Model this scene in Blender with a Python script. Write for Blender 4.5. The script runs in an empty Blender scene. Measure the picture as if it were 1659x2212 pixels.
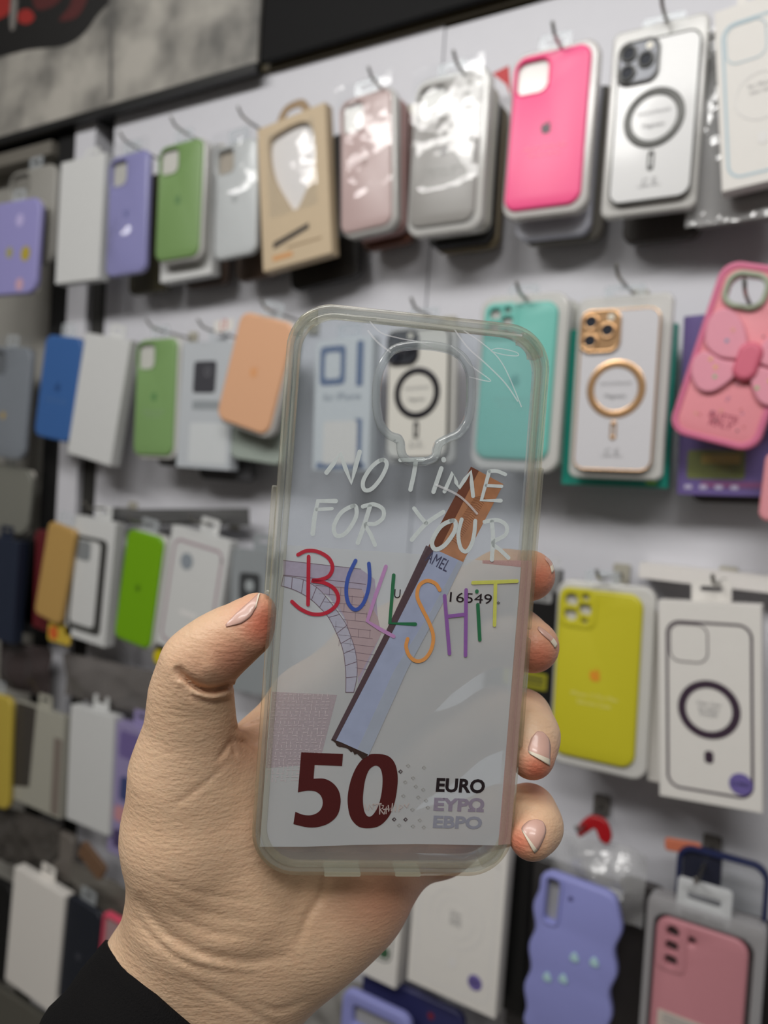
import bpy, math, random
import numpy as np
from mathutils import Matrix, Vector
random.seed(4)
SC = bpy.context.scene
COL = SC.collection
# ------------------------------------------------------------------ camera
F, CX, CY = 1661.0, 829.5, 1106.0          # focal length in pixels of the 1659x2212 frame
YAW, PITCH, ROLL = math.radians(31), math.radians(2.1), math.radians(3.9)
CAM = np.array([0.0, 0.0, 1.45])
_fw0 = np.array([-math.sin(YAW), math.cos(YAW), 0.0]); _r0 = np.array([math.cos(YAW), math.sin(YAW), 0.0]); _u0 = np.array([0, 0, 1.0])
FW = math.cos(PITCH) * _fw0 - math.sin(PITCH) * _u0
_up = math.cos(PITCH) * _u0 + math.sin(PITCH) * _fw0
RT = math.cos(ROLL) * _r0 + math.sin(ROLL) * _up
UP = math.cos(ROLL) * _up - math.sin(ROLL) * _r0
M3 = np.stack([RT, UP, -FW], axis=1)       # camera axes -> world
cd = bpy.data.cameras.new('camera'); cam = bpy.data.objects.new('camera', cd); COL.objects.link(cam)
mw = Matrix.Identity(4)
for i in range(3):
    for j in range(3): mw[i][j] = M3[i, j]
    mw[i][3] = CAM[i]
cam.matrix_world = mw
cd.sensor_fit = 'VERTICAL'; cd.sensor_height = 36; cd.sensor_width = 27; cd.lens = 36 * F / 2212
cd.clip_start = 0.01
cd.dof.use_dof = True; cd.dof.focus_distance = 0.229; cd.dof.aperture_fstop = cd.lens / 2.8
SC.camera = cam
# ------------------------------------------------------------------ light
SC.view_settings.view_transform = 'Standard'; SC.view_settings.look = 'None'
SC.view_settings.exposure = 0.0; SC.view_settings.gamma = 1.0; SC.view_settings.use_curve_mapping = False
SC.cycles.transparent_max_bounces = 32
SC.cycles.max_bounces = 10
SC.cycles.caustics_refractive = False; SC.cycles.caustics_reflective = False
wd = bpy.data.worlds.new('world'); SC.world = wd; wd.use_nodes = True
wd.node_tree.nodes['Background'].inputs[0].default_value = (1.0, 0.95, 0.89, 1)
wd.node_tree.nodes['Background'].inputs[1].default_value = 0.085
def area_light(name, loc, target, sx, sy, watts, col=(1, 1, 1)):
    l = bpy.data.lights.new(name, 'AREA'); l.shape = 'RECTANGLE'; l.size = sx; l.size_y = sy; l.energy = watts; l.color = col
    o = bpy.data.objects.new(name, l); COL.objects.link(o); o.location = loc
    o.rotation_euler = (Vector(target) - Vector(loc)).to_track_quat('-Z', 'Y').to_euler()
    return o
area_light('ceiling_light', (-0.2, -0.30, 2.45), (-0.2, 0.4, 1.45), 1.5, 0.2, 9.2, (1, 0.985, 0.96))
area_light('ceiling_light', (0.55, -1.15, 2.85), (0.3, 0.2, 1.4), 1.2, 0.25, 16, (1, 0.98, 0.95))
area_light('ceiling_light', (-1.3, -1.2, 2.85), (-0.6, 0.4, 1.4), 1.2, 0.25, 16, (1, 0.98, 0.95))

# ------------------------------------------------------------------ projection helpers
def ray(px, py):
    return FW * F + RT * (px - CX) - UP * (py - CY)
_d = ray(1180, 290)
Y_FRONT = 0.78 * _d[1] / F                 # depth of the front row of the stock
Y_WALL = Y_FRONT + 0.07
def W(px, py, q=0.0):
    """Point of the plane that lies q metres in front of the wall."""
    d = ray(px, py); return CAM + d * ((Y_WALL - q - CAM[1]) / d[1])
def C3(px, py, Z):
    """Pixel and depth -> camera space."""
    return np.array([(px - CX) * Z / F, -(py - CY) * Z / F, -Z])
def cam2world(P):
    return np.asarray(P) @ M3.T + CAM

# ------------------------------------------------------------------ materials
def lin(c):
    return tuple(x / 12.92 if x <= 0.04045 else ((x + 0.055) / 1.055) ** 2.4 for x in c)
def rgb(r, g, b): return lin((r / 255, g / 255, b / 255))
MATS = {}
def new_mat(name):
    m = bpy.data.materials.new(name); m.use_nodes = True
    nt = m.node_tree; return m, nt, nt.nodes['Principled BSDF'], nt.nodes['Material Output']
def solid(name, col, rough=0.5, metal=0.0, bump=0.0, scale=400, var=0.04, spec=0.5, coat=0.0):
    if name in MATS: return MATS[name]
    m, nt, p, out = new_mat(name)
    p.inputs['Roughness'].default_value = rough; p.inputs['Metallic'].default_value = metal
    p.inputs['Specular IOR Level'].default_value = spec; p.inputs['Coat Weight'].default_value = coat
    p.inputs['Coat Roughness'].default_value = 0.08
    tc = nt.nodes.new('ShaderNodeTexCoord'); nz = nt.nodes.new('ShaderNodeTexNoise'); nz.inputs['Scale'].default_value = scale
    nt.links.new(tc.outputs['Object'], nz.inputs['Vector'])
    mx = nt.nodes.new('ShaderNodeMix'); mx.data_type = 'RGBA'; mx.inputs[6].default_value = (*[c * (1 - var) for c in col], 1); mx.inputs[7].default_value = (*[min(1, c * (1 + var)) for c in col], 1)
    nt.links.new(nz.outputs['Fac'], mx.inputs[0]); nt.links.new(mx.outputs[2], p.inputs['Base Color'])
    if bump:
        b = nt.nodes.new('ShaderNodeBump'); b.inputs['Strength'].default_value = bump; b.inputs['Distance'].default_value = 0.001
        nt.links.new(nz.outputs['Fac'], b.inputs['Height']); nt.links.new(b.outputs['Normal'], p.inputs['Normal'])
    MATS[name] = m; return m
def clear(name, tint, body=(0.8, 0.85, 0.88), haze=0.06, rough=0.05, ior=1.45, wav=0.0, scale=40, gloss=1.0):
    """Thin clear plastic: fresnel gloss over a transparent film with a little milky body."""
    if name in MATS: return MATS[name]
    m, nt, p, out = new_mat(name); nt.nodes.remove(p)
    t = nt.nodes.new('ShaderNodeBsdfTransparent'); t.inputs[0].default_value = (*tint, 1)
    d = nt.nodes.new('ShaderNodeBsdfDiffuse'); d.inputs[0].default_value = (*body, 1)
    g = nt.nodes.new('ShaderNodeBsdfGlossy'); g.inputs['Roughness'].default_value = rough
    lw = nt.nodes.new('ShaderNodeLayerWeight'); lw.inputs[0].default_value = .5
    pw = nt.nodes.new('ShaderNodeMath'); pw.operation = 'POWER'; pw.inputs[1].default_value = 4.0; nt.links.new(lw.outputs['Facing'], pw.inputs[0])
    fr = nt.nodes.new('ShaderNodeMath'); fr.operation = 'MULTIPLY_ADD'; fr.inputs[1].default_value = .75; fr.inputs[2].default_value = ((ior - 1) / (ior + 1)) ** 2; nt.links.new(pw.outputs[0], fr.inputs[0])
    m1 = nt.nodes.new('ShaderNodeMixShader'); m1.inputs[0].default_value = haze
    m2 = nt.nodes.new('ShaderNodeMixShader')
    ml = nt.nodes.new('ShaderNodeMath'); ml.operation = 'MULTIPLY'; ml.inputs[1].default_value = gloss
    nt.links.new(fr.outputs[0], ml.inputs[0])
    nt.links.new(t.outputs[0], m1.inputs[1]); nt.links.new(d.outputs[0], m1.inputs[2])
    nt.links.new(m1.outputs[0], m2.inputs[1]); nt.links.new(g.outputs[0], m2.inputs[2]); nt.links.new(ml.outputs[0], m2.inputs[0])
    if wav:
        tc = nt.nodes.new('ShaderNodeTexCoord'); nz = nt.nodes.new('ShaderNodeTexNoise'); nz.inputs['Scale'].default_value = scale
        b = nt.nodes.new('ShaderNodeBump'); b.inputs['Strength'].default_value = wav; b.inputs['Distance'].default_value = 0.004
        nt.links.new(tc.outputs['Object'], nz.inputs['Vector']); nt.links.new(nz.outputs['Fac'], b.inputs['Height'])
        nt.links.new(b.outputs[0], g.inputs['Normal'])
    nt.links.new(m2.outputs[0], out.inputs[0]); MATS[name] = m; return m

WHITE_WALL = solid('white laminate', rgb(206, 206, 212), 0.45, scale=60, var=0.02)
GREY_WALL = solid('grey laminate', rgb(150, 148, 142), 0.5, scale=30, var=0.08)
BLACK = solid('black plastic', rgb(16, 16, 17), 0.45)
FASCIA = solid('black fascia', rgb(13, 13, 14), 0.6, spec=.15)
BROWN = solid('brown edge', rgb(88, 80, 60), 0.6)
CARD = solid('white carton', rgb(222, 219, 214), 0.5, scale=90, var=0.02)
CARD2 = solid('grey white carton', rgb(205, 206, 205), 0.5, scale=90, var=0.02)
STEEL = solid('hook steel', rgb(150, 148, 142), 0.3, 0.9)
PLATE = solid('hook plate', rgb(170, 166, 152), 0.5)
PLATE_D = solid('dark hook plate', rgb(98, 94, 90), 0.5)
INK = solid('black ink', rgb(38, 34, 38), 0.5)
GREYINK = solid('grey ink', rgb(150, 150, 152), 0.5)
WHITEINK = solid('white ink', rgb(240, 235, 230), 0.5)
TRAY = clear('milky blister', (0.9, 0.9, 0.89), (0.82, 0.81, 0.78), 0.62, 0.12, gloss=1.2)
FILM = clear('clear film', (0.97, 0.975, 0.98), haze=0.03, rough=0.07, wav=0.5, scale=30, gloss=1.3)
BAG = clear('crumpled bag', (0.88, 0.89, 0.9), (0.8, 0.8, 0.8), 0.3, 0.12, wav=.6, scale=60, gloss=3.0)
TAB = clear('clear hang tab', (0.9, 0.91, 0.92), haze=0.25, rough=0.1)

# ------------------------------------------------------------------ mesh helpers
def mesh_obj(name, verts, faces, mat, parent=None, smooth=False, mats=None, fmat=None):
    me = bpy.data.meshes.new(name); me.from_pydata([tuple(map(float, v)) for v in verts], [], [tuple(map(int, f)) for f in faces]); me.update()
    o = bpy.data.objects.new(name, me); COL.objects.link(o)
    for m in (mats or [mat]): me.materials.append(m)
    if fmat is not None: me.polygons.foreach_set('material_index', fmat)
    if smooth: me.polygons.foreach_set('use_smooth', [True] * len(me.polygons))
    if parent: o.parent = parent
    return o
def rr(cx, cz, w, h, r, n=7):
    r = min(r, w / 2 - 1e-5, h / 2 - 1e-5); out = []
    for sx, sz, a0 in ((1, 1, 0), (-1, 1, 90), (-1, -1, 180), (1, -1, 270)):
        for k in range(n + 1):
            a = math.radians(a0 + 90 * k / n)
            out.append((cx + sx * (w / 2 - r) + r * math.cos(a), cz + sz * (h / 2 - r) + r * math.sin(a)))
    return out
def circ(cx, cz, r, n=32): return [(cx + r * math.cos(2 * math.pi * k / n + .13 + cx * 71 + cz * 37), cz + r * math.sin(2 * math.pi * k / n + .13 + cx * 71 + cz * 37)) for k in range(n)]
def cdt_plate(name, loops, depth, bevel, res):
    """Outline with holes -> solid with rounded edges; caps by constrained Delaunay."""
    from mathutils.geometry import delaunay_2d_cdt
    areas = [.5 * sum(l[i - 1][0] * l[i][1] - l[i][0] * l[i - 1][1] for i in range(len(l))) for l in loops]
    loops = [np.array(l if (a > 0) == (k == 0) else l[::-1], float) for k, (l, a) in enumerate(zip(loops, areas))]
    prof = [(bevel * (1 - math.sin(math.pi / 2 * j / res)), bevel * (1 - math.cos(math.pi / 2 * j / res))) for j in range(res + 1)] if bevel > 1e-7 else [(0.0, 0.0)]
    rows = [(depth / 2 - b, a) for a, b in prof]; rows += [(-z, a) for z, a in rows[::-1]]
    rows = [(z, a) for z, a in rows]
    V, Fc = [], []; caps = ([], [])
    for lp in loops:
        t = np.roll(lp, -1, 0) - lp; t /= np.linalg.norm(t, axis=1)[:, None] + 1e-12; n1 = np.stack([-t[:, 1], t[:, 0]], 1); n = n1 + np.roll(n1, 1, 0); n /= np.linalg.norm(n, axis=1)[:, None] + 1e-12
        N = len(lp); b0 = len(V)
        for z, a in rows:
            for p in lp + n * a: V.append((p[0], p[1], z))
        for r in range(len(rows) - 1):
            for i in range(N):
                j = (i + 1) % N; Fc.append((b0 + r * N + i, b0 + (r + 1) * N + i, b0 + (r + 1) * N + j, b0 + r * N + j))
        caps[0].append([b0 + i for i in range(N)]); caps[1].append([b0 + (len(rows) - 1) * N + i for i in range(N)])
    for c, flip in ((0, False), (1, True)):
        ids = [i for l in caps[c] for i in l]; k = {v: i for i, v in enumerate(ids)}
        r = delaunay_2d_cdt([Vector(V[i][:2]) for i in ids], [(k[l[i - 1]], k[l[i]]) for l in caps[c] for i in range(len(l))], [], 0, 1e-7)
        rings = [np.array([V[i][:2] for i in l]) for l in caps[c]]
        def inside(q):
            n = False
            for R in rings:
                S = np.roll(R, -1, 0); m = (R[:, 1] > q[1]) != (S[:, 1] > q[1])
                n ^= bool(np.count_nonzero(m & (q[0] < (S[:, 0] - R[:, 0]) * (q[1] - R[:, 1]) / np.where(m, S[:, 1] - R[:, 1], 1) + R[:, 0])) % 2)
            return n
        back = [ids[o[0]] if o else None for o in r[3]]
        for f_ in r[2]:
            g = [back[i] for i in f_]
            if None in g or len(set(g)) < 3 or not inside(np.mean([V[i][:2] for i in g], 0)): continue
            Fc.append(tuple(g[::-1]) if flip else tuple(g))
    me = bpy.data.meshes.new(name); me.from_pydata([tuple(map(float, v)) for v in V], [], Fc); me.update(); return me
def shape_mesh(name, loops, depth, bevel=0.0, res=2):
    if len(loops) > 1 and depth > 0: return cdt_plate(name, loops, depth, min(bevel, depth * .499), max(1, res))
    cu = bpy.data.curves.new(name, 'CURVE'); cu.dimensions = '2D'; cu.fill_mode = 'BOTH'
    bevel = min(bevel, depth * 0.499); cu.extrude = max(0, depth / 2 - bevel); cu.bevel_depth = bevel; cu.bevel_resolution = res; cu.offset = -bevel
    for lp in loops:
        sp = cu.splines.new('POLY'); sp.points.add(len(lp) - 1)
        for p, c in zip(sp.points, lp): p.co = (c[0], c[1], 0, 1)
        sp.use_cyclic_u = True
    t = bpy.data.objects.new('tmp', cu); me = bpy.data.meshes.new_from_object(t)
    bpy.data.objects.remove(t); bpy.data.curves.remove(cu); me.name = name; return me
def plate(name, loops, yb, yf, mat, parent, bevel=0.0, res=2, flat=False):
    """Extruded outline standing in the local xz plane, from y=yb (back) to y=yf (front, smaller y)."""
    me = shape_mesh(name, loops, abs(yb - yf), bevel, res); mid = (yb + yf) / 2
    n = len(me.vertices); co = np.empty(n * 3); me.vertices.foreach_get('co', co); co = co.reshape(-1, 3)
    me.vertices.foreach_set('co', np.stack([co[:, 0], mid - co[:, 2], co[:, 1]], 1).ravel()); me.update()
    me.materials.clear(); me.materials.append(mat)
    if bevel and not flat:
        me.polygons.foreach_set('use_smooth', [True] * len(me.polygons))
        me.set_sharp_from_angle(angle=math.radians(40))
    o = bpy.data.objects.new(name, me); COL.objects.link(o); o.parent = parent; return o
def box(name, x0, x1, z0, z1, yb, yf, mat, parent, bevel=0.0008):
    return plate(name, [[(x0, z0), (x1, z0), (x1, z1), (x0, z1)]], yb, yf, mat, parent, bevel, 1)
def catmull(pts, n=8, closed=False):
    P = [np.array(p, float) for p in pts]; out = []
    N = len(P)
    for i in range(N if closed else N - 1):
        g = lambda k: P[k % N] if closed else P[max(0, min(N - 1, k))]
        a, b, c, d = g(i - 1), g(i), g(i + 1), g(i + 2)
        for k in range(n):
            t = k / n
            out.append(0.5 * (2 * b + (c - a) * t + (2 * a - 5 * b + 4 * c - d) * t * t + (3 * b - a - 3 * c + d) * t ** 3))
    if not closed: out.append(P[-1])
    return out
def ribbon(pts, w):
    """Flat stroke with round ends -> vertices (2D) and faces."""
    P = [np.array(p, float) for p in pts]; L, Rr = [], []
    V = []; N = len(P)
    def tan(i):
        t = P[min(N - 1, i + 1)] - P[max(0, i - 1)]; return t / (np.linalg.norm(t) + 1e-12)
    for i in range(N):
        t = tan(i); n = np.array([-t[1], t[0]]); V += [P[i] + n * w / 2, P[i] - n * w / 2]
    Fc = [(2 * i, 2 * i + 1, 2 * i + 3, 2 * i + 2) for i in range(N - 1)]
    for end, sg in ((0, -1), (N - 1, 1)):
        t = tan(end) * sg; n = np.array([-t[1], t[0]]); b = len(V)
        for k in range(9):
            a = math.pi * k / 8 - math.pi / 2; V.append(P[end] + (t * math.cos(a) + n * math.sin(a)) * w / 2)
        Fc.append(tuple(range(b, b + 9)))
    return V, Fc
class Flat:
    """Printed marks collected as ONE mesh on the front (y) of a thing."""
    def __init__(s): s.v, s.f, s.m, s.mats = [], [], [], []
    def _mi(s, mat):
        if mat not in s.mats: s.mats.append(mat)
        return s.mats.index(mat)
    def add(s, V, Fc, y, mat):
        b = len(s.v); s.v += [(p[0], y, p[1]) for p in V]; s.f += [tuple(b + i for i in f) for f in Fc]; s.m += [s._mi(mat)] * len(Fc)
    def stroke(s, pts, w, y, mat): s.add(*ribbon(pts, w), y, mat)
    def poly(s, loops, y, mat):
        me = shape_mesh('t', loops, 0.0); s.add([v.co[:2] for v in me.vertices], [tuple(p.vertices) for p in me.polygons], y, mat); bpy.data.meshes.remove(me)
    def ring(s, cx, cz, ro, ri, y, mat): s.poly([circ(cx, cz, ro, 48), circ(cx, cz, ri, 48)], y, mat)
    def outline(s, lp, w, y, mat):
        lp = list(lp); s.stroke(lp + [lp[0]], w, y, mat)
    def text(s, body, cx, cz, width, y, mat, bold=0.0, height=None, rot=0.0):
        cu = bpy.data.curves.new('t', 'FONT'); cu.body = body; cu.size = 1; cu.offset = bold; cu.resolution_u = 3; cu.align_x = 'CENTER'
        t = bpy.data.objects.new('t', cu); me = bpy.data.meshes.new_from_object(t); bpy.data.objects.remove(t); bpy.data.curves.remove(cu)
        co = np.array([v.co[:2] for v in me.vertices]); mn, mx = co.min(0), co.max(0); co = (co - (mn + mx) / 2)
        k = width / (mx - mn)[0]; kz = k if height is None else height / (mx - mn)[1]
        co = co * np.array([k, kz]); c_, s_ = math.cos(rot), math.sin(rot); co = co @ np.array([[c_, s_], [-s_, c_]])
        s.add([(p[0] + cx, p[1] + cz) for p in co], [tuple(p.vertices) for p in me.polygons], y, mat); bpy.data.meshes.remove(me)
    def build(s, name, parent): return mesh_obj(name, s.v, s.f, None, parent, mats=s.mats, fmat=s.m)
APPLE = [(0, .25), (.08, .28), (.2, .31), (.3, .29), (.38, .21), (.31, .13), (.28, .02), (.32, -.08), (.41, -.15), (.36, -.28), (.27, -.42), (.17, -.5), (.08, -.48), (0, -.455), (-.08, -.48), (-.17, -.5), (-.28, -.42), (-.37, -.26), (-.42, -.08), (-.41, .1), (-.35, .22), (-.25, .29), (-.15, .3), (-.07, .27)]
LEAF = [(0, .33), (.02, .42), (.08, .5), (.17, .54), (.17, .45), (.11, .37), (.03, .33)]
def tag(o, label, cat, group=None, kind=None):
    o['label'] = label
    if cat: o['category'] = cat
    if group: o['group'] = group
    if kind: o['kind'] = kind
    return o
def structure(o): o['kind'] = 'structure'; return o

class Slot:
    """Where a flat hanging pack sits: four pixel corners (TL, TR, BR, BL) of its front, q metres in front of the wall."""
    def __init__(s, TL, TR, BR, BL, q):
        a, b, c, d = (W(*p, q) for p in (TL, TR, BR, BL))
        right = (b - a + c - d); up = (a - d + b - c)
        s.w = (np.linalg.norm(b - a) + np.linalg.norm(c - d)) / 2; s.h = (np.linalg.norm(a - d) + np.linalg.norm(b - c)) / 2
        s.c = (a + b + c + d) / 4; s.roll = math.atan2(up[0], up[2])
        s.base = s.c - np.array([math.sin(s.roll), 0, math.cos(s.roll)]) * s.h / 2
        s.q = q
    def shift(s, dx, dz, dq, dw=0, dh=0, droll=0):
        n = object.__new__(Slot); n.__dict__.update(s.__dict__); n.base = s.base + np.array([dx, -dq, dz]); n.c = s.c + np.array([dx, -dq, dz])
        n.w += dw; n.h += dh; n.roll += droll; n.q += dq; return n
    def top(s):
        return s.base + np.array([math.sin(s.roll), 0, math.cos(s.roll)]) * s.h
def thing(name, label, cat, slot, group=None):
    o = bpy.data.objects.new(name, None); o.empty_display_size = 0.02; COL.objects.link(o)
    o.location = slot.base; o.rotation_euler = (0, slot.roll, 0)
    return tag(o, label, cat, group)

# ------------------------------------------------------------------ builders of the stock
def hook(px, py, q, label, dark=False, tip=0.02, group='display hooks on the white wall'):
    """Hook whose base plate is screwed to the wall straight behind the pixel measured q in front of it."""
    p = W(px, py, q)
    o = bpy.data.objects.new('display_hook', None); COL.objects.link(o); o.location = (p[0], Y_WALL, p[2]); tag(o, label, 'hook', group)
    m = PLATE_D if dark else PLATE
    plate('base_plate', [rr(0, 0, 0.017, 0.021, 0.002)], -0.0005, -0.004, m, o, 0.0006)
    V, Fc = [], []; n = 8
    path = [(0, -0.003, 0), (0, -q, 0), (0, -q - tip * 0.6, 0.002), (0, -q - tip, 0.009)]
    for i, c in enumerate(path):
        for k in range(n):
            a = 2 * math.pi * k / n; V.append((c[0] + 0.0018 * math.cos(a), c[1], c[2] + 0.0018 * math.sin(a)))
    for i in range(len(path) - 1):
        for k in range(n): Fc.append((i * n + k, i * n + (k + 1) % n, (i + 1) * n + (k + 1) % n, (i + 1) * n + k))
    Fc.append(tuple((len(path) - 1) * n + k for k in range(n)))
    mesh_obj('rod', V, Fc, STEEL, o, True)
    return o
def film_sheet(name, parent, x0, x1, z0, z1, y, amp, mat, seed, nx=14, nz=24, sc=30, belly=None, wide=None):
    rs = np.random.RandomState(seed); ph = rs.rand(6, 3) * 6.28; fr = (rs.rand(6, 2) - 0.5) * sc * 6
    V, Fc = [], []
    for j in range(nz + 1):
        for i in range(nx + 1):
            x = x0 + (x1 - x0) * i / nx; z = z0 + (z1 - z0) * j / nz
            d = sum(math.sin(fr[k, 0] * x + fr[k, 1] * z + ph[k, 0]) for k in range(6)) / 6
            e = min(i, nx - i) / nx * min(j, nz - j) / nz
            bl = .0062 * math.exp(-((z - belly) / .026) ** 2) * min(1, e * 30) if belly else 0.0
            if belly and wide: bl = .0105 * math.exp(-((z - belly) / .026) ** 2 - ((x - wide) / .022) ** 2)
            V.append((x, y - amp * d - amp * min(1, e * 12) - bl, z))
    for j in range(nz):
        for i in range(nx):
            a = j * (nx + 1) + i; Fc.append((a, a + 1, a + nx + 2, a + nx + 1))
    return mesh_obj(name, V, Fc, mat, parent, name != 'bag_film')
def hang_tab(t, s, y, w=0.034, h=0.022, mat=None):
    z0 = s.h - 0.002
    plate('hang_tab', [rr(0, z0 + h / 2, w, h, 0.004), rr(0, z0 + h * 0.6, w * 0.55, h * 0.22, 0.002)], y + 0.0004, y - 0.0004, mat or TAB, t)
def silicone(label, corners, q, col, name='phone_case', cam_kind='square', logo=None, words=None, tray=None, film=False, t=0.010, inside=None, group='phone cases hanging on the wall', tab=True, key=None, rough=0.42, r=0.013, lens_floor=None):
    s = corners if isinstance(corners, Slot) else Slot(*corners, q)
    e = thing(name, label, 'phone case', s, group)
    w, h = s.w, s.h; k = w / 0.078
    body = solid(key or ('silicone ' + label[:40]), col, rough, var=0.02)
    yf = 0.0; hole = []
    if cam_kind == 'square':
        hole = [rr(-w * 0.24, h - 0.0235 * h / 0.16, 0.033 * k, 0.034 * h / 0.16, 0.009 * k)]
    elif cam_kind == 'lenses':
        hole = [circ(-w * 0.335, h * 0.93, 0.0062 * k), circ(-w * 0.335, h * 0.845, 0.0062 * k), circ(-w * 0.165, h * 0.882, 0.0060 * k), circ(-w * 0.165, h * 0.953, 0.0034 * k), circ(-w * 0.165, h * 0.818, 0.0030 * k)]
    plate('case_body', [rr(0, h / 2, w, h, r * k)] + hole, t, yf, body, e, 0.0032, 3)
    plate('insert_card', [rr(0, h / 2, w * 0.94, h * 0.97, r * 0.8)], t + 0.0006, t * 0.62, lens_floor or solid('insert ' + (key or label)[:40], inside or rgb(208, 204, 196), 0.6), e)
    if cam_kind == 'square':
        plate('camera_rim', [rr(-w * 0.24, h - 0.0235 * h / 0.16, 0.0355 * k, 0.0365 * h / 0.16, 0.0105 * k)] + hole, 0.001, -0.0006, body, e, 0.0007)
    if cam_kind == 'lenses':
        hl = [circ(p[0] * 0 + cx, cz, rr_ ) for p in [(0, 0)] for cx, cz, rr_ in [(-w * 0.335, h * 0.93, 0.0062 * k), (-w * 0.335, h * 0.845, 0.0062 * k), (-w * 0.165, h * 0.882, 0.0060 * k), (-w * 0.165, h * 0.953, 0.0034 * k), (-w * 0.165, h * 0.818, 0.0030 * k)]]
        plate('camera_bump', [rr(-w * 0.25, h * 0.886, 0.036 * k, 0.038 * h / 0.16, 0.009 * k)] + hl, 0.001, -0.0009, body, e, 0.0008)
    if logo:
        f = Flat(); sc = 0.0125 * k; cz = h * 0.51; lm = solid('logo ' + str(logo), logo, 0.4)
        f.poly([[(x * sc, cz + z * sc) for x, z in catmull(APPLE, 3, True)]], -0.0003, lm); f.poly([[(x * sc, cz + z * sc) for x, z in LEAF]], -0.0003, lm)
        f.build('fruit_emblem', e)
    if words:
        f = Flat(); wm = solid('words ' + str(words[1]), words[1], 0.5)
        for i, line in enumerate(words[0]): f.text(line, 0, h * (0.385 - 0.045 * i), w * (0.56 if i == 0 else 0.4), -0.0003, wm)
        f.build('lettering', e)
    if tray:
        tw = tray if isinstance(tray, float) else 0.008
        plate('blister_tray', [rr(0.002, h / 2 - 0.001, w + tw, h + tw * 1.3, r + 0.003)], t + 0.007, t * 0.35, TRAY, e, 0.003, 3)
    if film:
        film_sheet('wrapper_film', e, -w / 2 - 0.003, w / 2 + 0.003, -0.004, h + 0.016, -0.003, 0.0012, FILM, len(label), belly=(h * abs(film) if isinstance(film, float) else None), wide=(-.004 if isinstance(film, float) and film < 0 else None))
    if tab: hang_tab(e, s, t * 0.7)
    return e, s
def carton(label, corners, q, mat, t=0.018, name='phone_case_box', group='boxed cases hanging on the wall', tab=True, cat='box'):
    s = corners if isinstance(corners, Slot) else Slot(*corners, q)
    e = thing(name, label, cat, s, group)
    box('carton', -s.w / 2, s.w / 2, 0, s.h, t, 0, mat, e)
    if tab: hang_tab(e, s, t * 0.9, mat=mat)
    return e, s
def magsafe(label, corners, q, metal, tray_corners=None, back=None, tray=True, dark_lens=True, group='phone cases hanging on the wall'):
    s = Slot(*corners, q); e = thing('magnetic_phone_case', label, 'phone case', s, group)
    w, h = s.w, s.h; k = w / 0.078; bk = back or solid('frosted back', rgb(214, 214, 214), 0.3, coat=0.4)
    plate('case_back', [rr(0, h / 2, w, h, 0.012 * k)], 0.009, 0.0, bk, e, 0.002, 3)
    plate('case_frame', [rr(0, h / 2, w, h, 0.012 * k), rr(0, h / 2, w - 0.0032, h - 0.0032, 0.0105 * k)], 0.0095, -0.0007, metal, e, 0.0009, 2)
    cw, ch = 0.0385 * k, 0.041 * h / 0.16; cx, cz = -w / 2 + cw / 2 + 0.001, h - ch / 2 - 0.001
    lens = [(-0.24, 0.22), (-0.24, -0.24), (0.2, 0.0)]
    c = plate('camera_plate', [rr(cx, cz, cw, ch, 0.01 * k)], 0.001, -0.0022, solid('lens plate', rgb(62, 64, 70), 0.2, 0.3) if dark_lens else metal, e, 0.001)
    plate('camera_rim', [rr(cx, cz, cw + 0.002, ch + 0.002, 0.011 * k), rr(cx, cz, cw - 0.003, ch - 0.003, 0.009 * k)], 0.001, -0.003, metal, e, 0.0008)
    for lx, lz in lens:
        r_ = plate('lens_ring', [circ(cx + lx * cw, cz + lz * ch, 0.0082 * k), circ(cx + lx * cw, cz + lz * ch, 0.0058 * k)], 0, -0.0042, metal, e, 0.0006)
        plate('lens', [circ(cx + lx * cw, cz + lz * ch, 0.0058 * k)], 0, -0.003, solid('lens glass', rgb(34, 38, 48), 0.45, spec=.2), r_)
    plate('flash', [circ(cx + 0.27 * cw, cz + 0.33 * ch, 0.0034 * k, 16)], 0, -0.0026, solid('flash', rgb(225, 220, 205), 0.3), e)
    rz = h * 0.505
    plate('magnet_ring', [circ(0, rz, 0.0290 * k, 64), circ(0, rz, 0.0214 * k, 64)], 0.0005, -0.0008, metal, e, 0.0005)
    plate('magnet_stem', [rr(0, rz - 0.041 * k, 0.0064 * k, 0.019 * k, 0.0028 * k), rr(0, rz - 0.041 * k, 0.0022 * k, 0.011 * k, 0.001 * k)], 0.0005, -0.0008, metal, e, 0.0005)
    f = Flat(); f.text('SHOCKPROOF', 0, rz + 0.0055 * k, 0.031 * k, -0.0004, GREYINK); f.text('Magnetic', 0, rz - 0.0075 * k, 0.021 * k, -0.0004, solid('dim ink', rgb(120, 120, 122), 0.5))
    f.text('C E', 0, h * 0.115, 0.014 * k, -0.0004, GREYINK); f.text('designed for phone', 0, h * 0.09, 0.022 * k, -0.0004, GREYINK); f.build('lettering', e)
    if tray:
        ts = Slot(*tray_corners, q - 0.008) if tray_corners else s.shift(0, 0, 0, 0.01, 0.012)
        dx, dz = (ts.c - s.c)[0], (ts.c - s.c)[2]
        plate('blister_tray', [rr(dx, h / 2 + dz, ts.w, ts.h, 0.008)], 0.018, 0.006, TRAY, e, 0.003, 3)
    hang_tab(e, s.shift(0, 0, 0, 0, 0.008), 0.012, 0.04, 0.02)
    return e, s
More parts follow.
